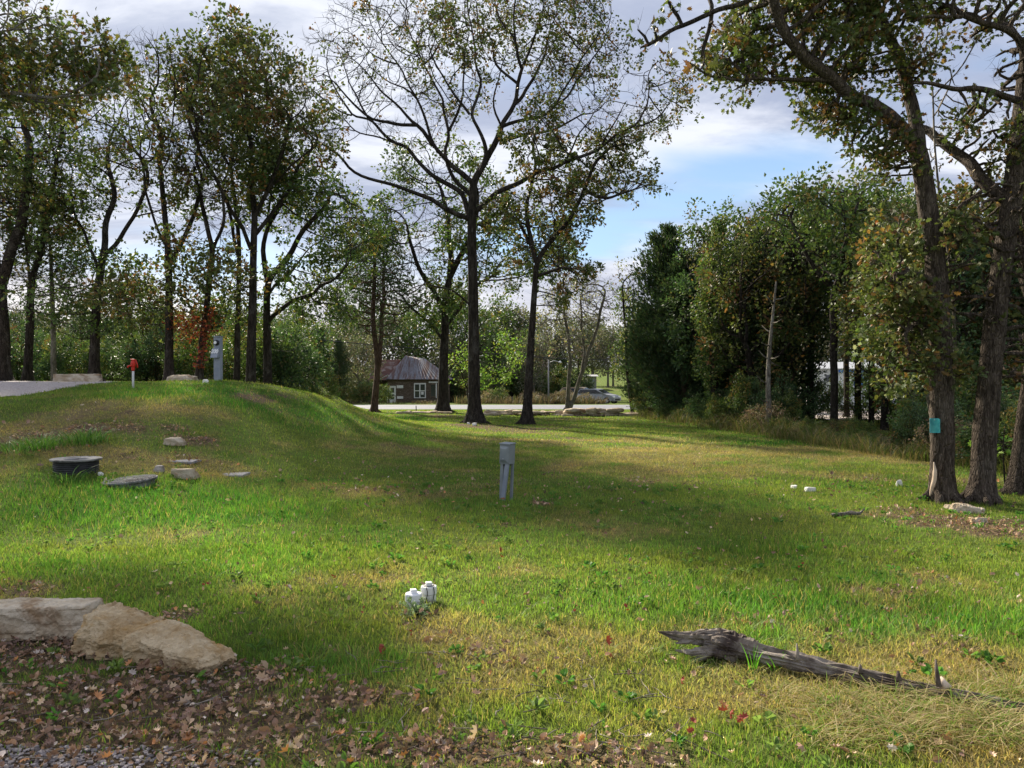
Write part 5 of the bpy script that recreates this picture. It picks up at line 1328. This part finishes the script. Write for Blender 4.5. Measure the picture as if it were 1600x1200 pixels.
# --- right foreground oaks
RN = dict(n=5.0, size=.074, spread=.035, kind='oak', up=.3, tw=2.0, tl=.22, trad=.0022)
def rn(**k): q = dict(RN); q.update(k); return q
tree('oak_tree', 'leaning oak at the right with a teal sheet nailed to its trunk', 'tree', 1472, 9.75, [
    ([(1473, 785), (1472, 700), (1470, 600), (1468, 520), (1464, 440), (1455, 360), (1446, 300), (1435, 235)], 0, (.148, .11)),
    ([(1435, 235), (1405, 195), (1375, 172), (1337, 150), (1300, 127), (1277, 101), (1247, 75), (1221, 41), (1202, 0), (1190, -60)], -.8, (.095, .05)),
    ([(1435, 240), (1427, 169), (1412, 112), (1397, 67), (1375, 30), (1360, 0), (1350, -60)], .6, (.085, .05)),
    ([(1300, 127), (1259, 122), (1180, 122), (1130, 119), (1097, 116), (1079, 94)], -.3, (.034, .012)),
    ([(1178, 122), (1160, 132), (1141, 145)], -.1, (.018, .009)), ([(1309, 150), (1290, 168), (1268, 185)], -.2, (.016, .006)),
    ([(1412, 112), (1440, 100), (1475, 80)], .5), ([(1464, 440), (1430, 425), (1395, 430)], -.5), ([(1468, 520), (1440, 500), (1410, 520)], -.4), ([(1466, 480), (1490, 460), (1510, 470)], .4)],
  [(1150, 100, 50, 20, .4, .05), (1100, 80, 15, 20, .3, .015), (1225, 60, 60, 40, .8, .13), (1310, 85, 50, 45, .8, .10), (1180, 20, 50, 35, .8, .10), (1290, 10, 70, 30, .8, .10), (1390, 20, 50, 35, .7, .07), (1320, 180, 45, 22, .5, .05), (1365, 222, 40, 25, .5, .06), (1405, 258, 35, 18, .4, .04), (1420, 110, 35, 35, .5, .04), (1270, 136, 30, 14, .4, .02), (1400, 470, 45, 55, .6, .07), (1420, 550, 45, 45, .5, .06), (1390, 400, 35, 35, .5, .03), (1490, 400, 35, 60, .5, .05), (1475, 580, 35, 25, .4, .02), (1300, -60, 130, 50, 1.2, .15)],
  3000, .148, leaf=rn(), D=.10, dk=.135, seed=41, bark='bark_near', flare=1.45, hflare=.35, rmin=.0035, expo=.38, iters=80)
tree('oak_tree', 'straight ridged oak at the right between its two neighbours', 'tree', 1534, 9.7, [
    ([(1534, 796), (1538, 700), (1547, 600), (1556, 500), (1566, 420), (1578, 340), (1588, 260), (1600, 160), (1610, 60)], 0, (.15, .10)),
    ([(1580, 325), (1550, 300), (1532, 285), (1518, 262), (1500, 243), (1480, 222), (1450, 203), (1425, 195)], 1.0, (.095, .05)),
    ([(1600, 165), (1570, 150), (1544, 142), (1495, 136), (1450, 127), (1425, 125)], -.6, (.05, .02)),
    ([(1604, 100), (1590, 50), (1560, 38), (1525, 34), (1469, 30), (1427, 36)], -.4, (.05, .018))],
  [(1560, 15, 50, 22, .8, .10), (1590, 100, 22, 35, .6, .08), (1500, 5, 50, 22, .7, .08), (1575, 220, 35, 40, .6, .12), (1530, 185, 40, 22, .5, .07), (1540, 330, 50, 50, .7, .12), (1500, 350, 40, 40, .6, .08), (1590, 420, 40, 60, .7, .1), (1520, 480, 40, 40, .5, .06), (1600, 540, 35, 60, .5, .08), (1640, 100, 60, 150, 1, .15)],
  2000, .150, leaf=rn(), D=.115, dk=.15, seed=42, bark='bark_near', flare=1.55, hflare=.5, rmin=.0035, expo=.38, iters=80)
tree('oak_tree', 'mossy based oak cut off by the right edge', 'tree', 1597, 10.3, [
    ([(1592, 795), (1600, 700), (1610, 600), (1625, 500), (1650, 380), (1680, 250)], 0), ([(1625, 500), (1600, 430), (1590, 360)], .5)],
  [(1620, 350, 60, 90, 1, .4), (1600, 560, 40, 50, .7, .2), (1680, 200, 80, 120, 1, .4)], 1000, .165, leaf=rn(), D=.13, dk=.17, seed=43, bark='bark_near', flare=1.7, hflare=.6, rmin=.004)
tree('young_tree', 'thin crooked pale stem growing up against the leaning oak', 'tree', 1482, 10.2, [
    ([(1482, 760), (1486, 640), (1492, 560), (1490, 460), (1480, 380), (1469, 319), (1460, 225), (1457, 124), (1439, 67), (1416, 30)], -.3), ([(1462, 148), (1490, 115), (1515, 85), (1533, 55)], -.3), ([(1458, 180), (1480, 150), (1492, 110)], .2), ([(1462, 100), (1470, 60), (1465, 20)], 0)],
  [(1450, 60, 30, 40, .5, .6), (1480, 190, 35, 60, .5, .6)], 160, .045, leaf=rn(n=1.0, pal='oak'), D=.12, dk=.16, seed=44, bark='bark_pale', flare=1.1, rmin=.0035)
# low branches carrying the yellow and orange leaves left of the leaning oak
tree('young_oak', 'young oak with yellow orange and whitish leaves left of the leaning oak', 'tree', 1468, 11.0, [
    ([(1468, 770), (1462, 690), (1446, 600), (1428, 520), (1415, 440), (1408, 380)], 0), ([(1424, 520), (1395, 500), (1375, 480)], -.4), ([(1428, 560), (1400, 570), (1385, 580)], .2), ([(1415, 440), (1435, 400), (1445, 370)], .3)],
  [(1400, 440, 45, 50, .7, .3), (1400, 520, 45, 45, .7, .3), (1420, 590, 40, 30, .6, .2), (1400, 370, 40, 45, .7, .2), (1440, 500, 30, 60, .6, .15)], 1500, .035, leaf=rn(n=4.5, size=.078, pal='autumn'), D=.11, dk=.14, seed=45, bark='bark_pale', flare=1.2, rmin=.0035)
tree('sapling', 'bright green sapling between the two right hand trunks', 'tree', 1570, 11.5, [
    ([(1566, 760), (1568, 720), (1566, 690), (1572, 660)], 0)], [(1568, 715, 18, 32, .3, .6), (1562, 690, 25, 14, .3, .3)], 160, .015, leaf=rn(n=2, size=.11, pal='bright'), D=.1, dk=.12, seed=46, flare=1.0, rmin=.003)
tree('oak_tree', 'bare dark branch slanting down from the top edge, from an oak out of frame', 'tree', 1900, 7.0, [
    ([(1900, 850), (1880, 300), (1800, -100), (1600, -260)], 0), ([(1600, -260), (1400, -160), (1260, -60), (1190, -12), (1150, 8), (1128, 13), (1105, 24), (1085, 36), (1067, 46), (1050, 52), (1033, 60), (1015, 67), (996, 74)], 0, (.05, .016)), ([(1109, 22), (1113, 5), (1106, -12)], .1), ([(1070, 44), (1063, 25), (1050, 8), (1040, -2)], 0), ([(1033, 60), (1030, 52), (1022, 42)], 0), ([(1012, 68), (1005, 55), (998, 46)], 0), ([(1110, 22), (1108, 50), (1098, 90)], 0)],
  [(1104, 40, 8, 10, .1, .3), (1800, -100, 150, 100, 1, .5)], 160, .050, leaf=rn(n=1.2, size=.09, tw=1), D=.08, dk=.11, seed=47, bark='bark_dark', expo=.12, rmin=.0028)
print('t right', time.time()-_t0)
# teal sheet and bare wood scar, on the leaning oak
def teal():
    d = 9.75-.175; c = W(1462, 665, d); t = empty('teal_sheet', c); tag(t, 'teal plastic sheet fixed to the trunk of the leaning oak', 'plastic sheet')
    k = d/FPX; bm = bmesh.new(); n = 9; rows = []
    for j in range(n):
        v = j/(n-1); row = []
        for i in range(n):
            u = i/(n-1); a = (u-.62)*1.15
            xx = (u-.5)*15*k*(1 if v > .2 else 1)+(.35*k if v < .1 else 0); zz = (v-.5)*23*k*(1-.12*max(0, u-.7)/.3*(1 if v > .8 else 0))
            row.append(bm.verts.new((xx, .16*(1-math.cos(a))*.9+math.sin(v*9+u*3)*.0025-.006, zz)))
        rows.append(row)
    for j in range(n-1):
        for i in range(n-1): bm.faces.new((rows[j][i], rows[j][i+1], rows[j+1][i+1], rows[j+1][i]))
    bmesh.ops.solidify(bm, geom=bm.faces[:], thickness=.002)
    bmobj('sheet', bm, M['teal'], t, smooth=True)
    bm = bmesh.new(); bxx(bm, -3*k, -.018, 9*k, .008, .006, .008, bev=.002); bmobj('nail', bm, M['galv'], t)
teal()
def scar():
    d = 9.75; k = d/FPX
    t0 = [o for o in bpy.data.objects if o.get('label', '').startswith('leaning oak at the right')][0]
    pts = [(1459, 722), (1461, 735), (1460, 750), (1456, 763), (1453, 775)]
    mb = MB(); P = [W(a, b, d-.150) for a, b in pts]; mb.tube(resample(P, .02), np.interp(np.linspace(0, 1, len(resample(P, .02))), [0, .3, .7, 1], [.006, .026, .026, .006]), 10, .2, 3)
    o = mb.build('bare_wood_scar', M['rawwood'], t0); o.matrix_parent_inverse = Matrix.Translation(-t0.location); o['label'] = 'pale stripped patch of bare wood low on the trunk'
scar()
# --- dead snag in the right wood
def snag():
    d = 24; b = gp(1203, d); t = empty('dead_tree', b); tag(t, 'pale dead trunk with broken branches at the right wood edge', 'dead tree')
    mb = MB(); P = resample([b, W(1200, 620, d), W(1201, 560, d), W(1207, 500, d), W(1213, 440, d)], .3)
    mb.tube(P, np.interp(np.linspace(0, 1, len(P)), [0, .3, 1], [.12, .085, .03]), 9, .2, 3); rs = np.random.RandomState(2)
    for (a, bb, c, e) in ((1199, 600, 1182, 586), (1202, 562, 1186, 548), (1203, 560, 1218, 556), (1206, 520, 1190, 508), (1207, 505, 1222, 498), (1210, 475, 1196, 460), (1203, 565, 1220, 572), (1198, 628, 1188, 622), (1211, 468, 1230, 462), (1205, 540, 1190, 535)):
        p, q = W(a, bb, d), W(c, e, d+rs.normal()*.4); mb.tube([p, (p+q)/2+Vector((0, 0, -.04)), q], [.03, .02, .006], 5)
    o = mb.build('trunk', M['bark_pale'], t); o.matrix_parent_inverse = Matrix.Translation(-b)
snag()

def vine_tree():
    d = 28.5; b = gp(1116, d); t = empty('vine_covered_tree', b); tag(t, 'slim trunk clothed in pale green vine right of the pointed cedar', 'tree'); rs = np.random.RandomState(12)
    mb = MB(); P = resample([b+Vector((0, 0, -.1)), W(1112, 560, d), W(1108, 470, d), W(1116, 400, d), W(1128, 340, d)], .3)
    mb.tube(P, np.linspace(.11, .02, len(P)), 9, .2, 3)
    for i in range(40):
        p = P[rs.randint(8, len(P))]; a = rs.rand()*6.28; L = rs.uniform(.3, .9); mb.tube([p, p+np.array([math.cos(a)*L*.6, math.sin(a)*L*.6, .1]), p+np.array([math.cos(a)*L, math.sin(a)*L, -.05])], [.02, .012, .004], 4)
    o = mb.build('trunk', M['bark'], t); o.matrix_parent_inverse = Matrix.Translation(-b)
    n = 7000; k = rs.rand(n)**.8; py = 640-k*300; px = np.interp(py, [340, 400, 470, 560, 640], [1128, 1116, 1106, 1106, 1112])
    g = vn(py*.07, rs.rand(n)*4); wd = (.22+.55*vn(py*.045+3, py*0))*np.where(py > 590, .6, 1)
    a = rs.rand(n)*6.283; r = np.sqrt(rs.rand(n))*wd
    Pv = np.stack([(px-800)/FPX*d+np.cos(a)*r, d+np.sin(a)*r, CAMZ-(py-600)/FPX*d+rs.normal(size=n)*.1], 1)[g > .3]
    V, F, cc = leafarr(Pv, .10*rs.uniform(.6, 1.3, len(Pv)), palette('green', len(Pv), rs)*1.9, 'simple', rs, .2); o = meshobj('vine', V, F, M['leaf'], t, cc); o.matrix_parent_inverse = Matrix.Translation(-b)
vine_tree()
# ------------------------------------------------------------------ copies: woods
def near(px, L):
    return min(L, key=lambda q: abs(q[0]-px))[1]
EDGE = [(1005, 'right of the thin leaning sapling'), (1045, 'under the pointed cedar'), (1085, 'just right of the pointed cedar'), (1125, 'under the vine covered trunk'), (1165, 'left of the dead trunk'), (1205, 'around the dead trunk'), (1245, 'right of the dead trunk'), (1295, 'left below the white building'), (1345, 'below the white building'), (1395, 'right below the white building'), (1440, 'left of the leaning oak'), (1500, 'behind the leaning oak'), (1550, 'behind the straight foreground trunk'), (1600, 'behind the mossy oak at the right edge'), (1660, 'beyond the right edge')]
LEFTB = [(-200, 'far beyond the left edge'), (-60, 'just beyond the left edge'), (20, 'behind the two leftmost oaks'), (110, 'behind the long tan boulder'), (200, 'behind the red hydrant'), (275, 'behind the squared boulder'), (325, 'behind the meter pedestal'), (375, 'behind the paired trunks by the meter pedestal'), (425, 'behind the wide limbed oak'), (480, 'behind the right shoulder of the mound'), (540, 'left of the brown cedar')]
FARB = [(-400, 'far beyond the left edge'), (-100, 'beyond the left edge'), (80, 'seen between the leftmost trunks'), (250, 'seen behind the utility pole'), (420, 'seen over the mound'), (540, 'left of the old house'), (640, 'behind the old house'), (720, 'right of the old house'), (780, 'between the two central oaks'), (860, 'behind the yard light'), (950, 'behind the parked vehicles'), (1020, 'behind the marker barrel'), (1150, 'behind the pointed cedar'), (1300, 'behind the white building'), (1450, 'behind the leaning oak'), (1650, 'beyond the right edge')]
def place(proto, px, d, s, rz, label, cat, group, used=[], sq=None):
    o = proto if proto not in used else copy_thing(proto)
    if proto not in used: used.append(proto)
    x = (px-800)/FPX*d; o.location = (x, d, hz(x, d)-.05); o.scale = (s, s, s) if sq is None else (s*sq[0], s*sq[1], s*sq[2]); o.rotation_euler.z = rz
    return tag(o, label, cat, group)
woodleaf = dict(ct=.26, n=5, size=.14, spread=.13, tw=2.5, tl=.6, trad=.006)
PR = [proto_tree('broadleaf_tree', 9, [(0, 0, .54, .27, .27, .40, 1.2), (.1, 0, .85, .15, .15, .13, .3), (-.16, .05, .35, .16, .16, .14, .2)], 1500, .14, dict(woodleaf, pal='green'), 51, trunk_h=.35),
      proto_tree('broadleaf_tree', 9, [(.05, .05, .52, .25, .26, .36, 1.0), (-.12, 0, .80, .17, .18, .18, .4), (.2, 0, .7, .1, .12, .12, .12)], 1400, .13, dict(woodleaf, pal='oak'), 52, trunk_h=.3, lean=.3),
      proto_tree('broadleaf_tree', 9, [(0, 0, .58, .23, .23, .38, 1.1), (-.17, 0, .45, .12, .12, .12, .2)], 1300, .11, dict(woodleaf, pal='dark', n=7), 53, trunk_h=.4)]
PR.append(proto_tree('broadleaf_tree', 9, [(0, 0, .78, .24, .24, .18, 1), (.1, .1, .62, .14, .14, .10, .15)], 1200, .12, dict(woodleaf, pal='green'), 54, trunk_h=.55))
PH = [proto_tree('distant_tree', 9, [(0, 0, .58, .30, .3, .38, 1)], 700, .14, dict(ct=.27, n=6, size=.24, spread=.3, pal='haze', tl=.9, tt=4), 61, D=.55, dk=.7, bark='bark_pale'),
      proto_tree('distant_tree', 9, [(0, 0, .55, .26, .26, .36, .9), (.15, 0, .8, .16, .16, .16, .3)], 700, .12, dict(ct=.27, n=6, size=.24, spread=.3, pal='green', tl=.9, tt=4), 62, D=.55, dk=.7)]
CD = [cedar_proto(8.5, 2.7, 190, 71, bare=.04, dens=62, size=.20), cedar_proto(8.5, 2.2, 150, 72, bare=.12, dens=46, size=.20)]
SHL = dict(ct=.24, n=5, size=.075, spread=.06, tw=2.5, tl=.25, trad=.003)
SH = [proto_tree('shrub', 2, [(0, 0, .4, .6, .5, .34, .8), (.35, .1, .75, .2, .2, .3, .2), (-.3, 0, .6, .25, .2, .25, .15), (0, .2, .7, .2, .2, .2, .1)], 260, .02, dict(SHL, pal='green'), 81, D=.16, dk=.2, trunk_h=.15, multi=4),
      proto_tree('shrub', 2, [(0, 0, .45, .6, .5, .38, 1), (.3, 0, .7, .2, .2, .25, .3)], 240, .02, dict(SHL, pal='oak'), 82, D=.16, dk=.2, trunk_h=.15, multi=4),
      proto_tree('shrub', 2, [(0, 0, .42, .6, .55, .36, 1)], 240, .016, dict(SHL, pal='brown', n=3), 83, D=.16, dk=.2, trunk_h=.12, multi=5),
      proto_tree('shrub', 2, [(0, 0, .4, .55, .5, .34, .8), (-.35, .1, .7, .22, .2, .28, .2), (.3, -.1, .6, .25, .2, .25, .15)], 260, .02, dict(SHL, pal='dark'), 84, D=.16, dk=.2, trunk_h=.15, multi=4)]
rs = random.Random(9)
# cedars at the right
for i, (px, d, s, c, lab) in enumerate(((1042, 34, .98, 0, 'tall pointed dark cedar at the left end of the right wood'), (1090, 37, .90, 1, 'dark cedar just right of the pointed cedar, partly hidden'), (1012, 38, .62, 0, 'small cedar left of the pointed cedar beside the road'), (1068, 32.5, .80, 0, 'broad cedar between the two tallest left cedars'), (1165, 33, .95, 0, 'dark cedar between the oaks behind the dead trunk'), (1238, 29, .86, 1, 'dark cedar in the middle of the right wood'), (1450, 27, .9, 0, 'dark cedar behind the leaning oak'))):
    place(CD[c], px, d, s, rs.random()*6, lab, 'cedar', 'cedars in the right wood')
for i, (px, d, s, p, lab) in enumerate((
    (1118, 31, .97, 2, 'oak behind the vine covered trunk'), (1152, 32, 1.05, 0, 'tall round topped oak in the right wood, left of the dead trunk'), (1185, 28, .95, 1, 'oak right behind the pale dead trunk'), (1222, 30, 1.12, 2, 'tallest dark oak of the right wood'),
    (1266, 29, 1.12, 3, 'broad oak right of the tallest dark one'), (1303, 24, .98, 3, 'bare stemmed oak standing at the lawn edge of the right wood'), (1340, 30, 1.14, 3, 'dark oak before the white building'), (1382, 25, .96, 3, 'oak right of the white building glimpse'), (1420, 22, .80, 1, 'oak behind the yellow leaved young oak'),
    (1460, 24, .90, 0, 'oak behind the leaning oak trunk'), (1505, 20, .78, 2, 'dark oak between the two foreground trunks'), (1555, 22, .85, 0, 'oak behind the straight foreground trunk'), (1600, 20, .85, 1, 'oak behind the right edge'), (1660, 22, 1.0, 2, 'dark oak just beyond the right edge'), (1720, 24, 1.0, 0, 'oak well beyond the right edge'))):
    place(PR[p], px, d, s*.94, rs.random()*6, lab, 'tree', 'oaks of the right wood')
for (px, d, s) in ((1100, 44, .7), (1170, 48, .8), (1210, 52, .8), (1480, 40, .9), (1500, 36, .9), (1560, 40, 1), (1620, 36, 1), (1680, 34, 1), (1530, 28, .8), (1590, 30, .85)):
    place(PR[rs.randrange(3)], px, d, s, rs.random()*6, 'leafy tree deep in the right wood, hidden among others', 'tree', 'trees deep in the right wood')
# shrubs on the wood edge: boundary from (1005,652) to (1600,740)
for i in range(46):
    u = (i+.5)/46; px = 1000+u*640+rs.uniform(-6, 6); py = 650+(px-1000)*.150+rs.uniform(-3, 1)
    x, d = G(px, py); d += rs.uniform(.2, 1.6); k = rs.choices((0, 1, 2, 3), (3, 3, 2, 3))[0]
    place(SH[k], px, d, rs.uniform(.24, .42) if 1230 < px < 1430 else rs.uniform(.28, .62) if px > 1280 else rs.uniform(.35, .8), rs.random()*6, ('dark green', 'olive', 'brown', 'deep green')[k]+' edge shrub '+near(px, EDGE), 'shrub', 'edge shrubs '+near(px, EDGE), sq=(rs.uniform(.8, 1.7), rs.uniform(.7, 1.3), rs.uniform(.6, 1.2)))
for i in range(40):
    px = rs.uniform(1010, 1640); d = G(px, 650+(px-1000)*.150)[1]+rs.uniform(1.8, 7)
    if 1240 < px < 1420: continue
    place(SH[rs.choice((0, 3, 3))], px, d, rs.uniform(.5, .95), rs.random()*6, 'dark shrub deep under the right wood '+near(px, EDGE), 'shrub', 'deep shrubs '+near(px, EDGE), sq=(rs.uniform(.8, 1.5), rs.uniform(.8, 1.3), rs.uniform(.8, 1.15)))
for (px, d, s, k, sq) in ((1262, 30, .8, 0, (1, 1, 1)), (1288, 33, .9, 3, (.7, 1, 1.3)), (1318, 31, .55, 1, (1.5, 1, .8)), (1352, 34, .9, 3, (.6, 1, 1.5)), (1372, 29, .6, 0, (1.2, 1, 1)), (1402, 30, 1.0, 3, (1, 1, 1.3)), (1428, 27, 1.1, 0, (1, 1, 1.2))):
    place(SH[k], px, d, s, px, 'loose green shrub standing in front of the white building', 'shrub', 'shrubs screening the white building', sq=sq)
for (px, d, s) in ((1322, 34, .95), (1361, 27, .70), (1256, 33, .9)):
    place(PR[3], px, d, s, px*1.3, 'slender oak stem standing in front of the white building', 'tree', 'slender trees screening the white building')
# far woods beyond the road
for i in range(64):
    px = -420+i*33+rs.uniform(-12, 12); d = rs.uniform(86, 116); x = (px-800)/FPX*d
    if 900 < px < 1010: d = 128
    s = rs.uniform(1.05, 1.5)
    if 560 < px < 720: d = rs.uniform(92, 104)
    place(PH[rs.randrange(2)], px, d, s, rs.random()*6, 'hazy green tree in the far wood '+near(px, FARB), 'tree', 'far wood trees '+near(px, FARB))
for i in range(44):
    px = 360+i*12.8+rs.uniform(-5, 5); d = rs.uniform(82, 88)
    if px > 905: continue
    place(SH[rs.choice((0, 3, 1, 2))], px, d, rs.uniform(1.3, 2.1), rs.random()*6, 'tall brush behind the road verge '+near(px, FARB), 'shrub', 'far brush '+near(px, FARB), sq=(1.2, 1, 1))
for i, (px, d, s) in enumerate(((770, 76, .75), (800, 84, .9), (835, 80, .8), (870, 86, .85), (950, 120, 1.1), (985, 104, 1.0), (1030, 95, 1.0), (925, 132, 1.2), (562, 74, .75), (530, 72, .7), (705, 86, .85), (745, 92, .9), (500, 70, .8), (470, 74, .9))):
    place(PH[i % 2] if i % 3 else CD[1], px, d, s, rs.random()*6, 'medium tree across the road '+near(px, FARB), 'tree', 'trees across the road '+near(px, FARB))
for i in range(30):
    px = rs.uniform(380, 600) if i < 14 else rs.uniform(715, 915); d = rs.uniform(68.5, 76)
    if i >= 14 and px > 880: d = 69.5
    place(SH[2 if px > 715 and rs.random() < .75 else rs.choice((0, 1, 3))], px, d, rs.uniform(.75, 1.2) if i < 14 else rs.uniform(.5, .85), rs.random()*6, 'low roadside brush '+near(px, FARB), 'shrub', 'roadside brush '+near(px, FARB))
# woods behind the raised ground at the left
for i in range(30):
    px = -300+i*29+rs.uniform(-14, 14); d = rs.uniform(36, 60)
    if px > 470: continue
    p = rs.choice((PR[0], PR[2], PH[1], PH[0], CD[1], PR[1])); s = rs.uniform(.45, .72)*(d/44)
    place(p, px, d, s, rs.random()*6, 'smaller background tree '+near(px, LEFTB), 'tree', 'background trees '+near(px, LEFTB))
for i in range(58):
    px = -200+i*12.6+rs.uniform(-6, 6); d = rs.uniform(31, 44)
    if px > 540: d = rs.uniform(46, 49)
    s = rs.uniform(.85, 1.5) if px < 470 else rs.uniform(.5, .8)*1.6
    if px > 500: continue
    place(SH[rs.choice((0, 3, 1, 3))], px, d, s, rs.random()*6, 'tall dark undergrowth shrub '+near(px, LEFTB), 'shrub', 'undergrowth '+near(px, LEFTB))
print('t all', time.time()-_t0)

# ------------------------------------------------------------------ tall weeds along the wood edge and the far road edge
rsd = np.random.RandomState(77); sp = []
for i in range(230):
    px = rsd.uniform(1000, 1660); py = 652+(px-1000)*.150+rsd.uniform(-7, 3); x, d = G(px, py)
    sp.append((x, d+rsd.rand()*.5, 34, .30, rsd.uniform(.25, .75)*(1.1 if px < 1300 else .75), .014, .7))
long_blades('tall_weeds', sp, M['grass'], [(.13, .14, .05), (.20, .17, .08), (.08, .12, .03), (.25, .19, .11), (.10, .13, .04)], 78, 'tall brownish weeds along the edge of the right wood', 'weeds', 'stuff')
sp = []
for i in range(150):
    px = rsd.uniform(715, 945) if i < 115 else rsd.uniform(380, 700); d = rsd.uniform(66, 69)
    x = (px-800)/FPX*d; sp.append((x, d, 26, .6, rsd.uniform(.35, 1.0) if i < 115 else .4, .045, .4))
long_blades('brown_weeds', sp, M['grass'], [(.09, .065, .05), (.07, .055, .04), (.11, .085, .06), (.055, .065, .035)], 79, 'reddish brown tall weeds on the far side of the road', 'weeds', 'stuff')
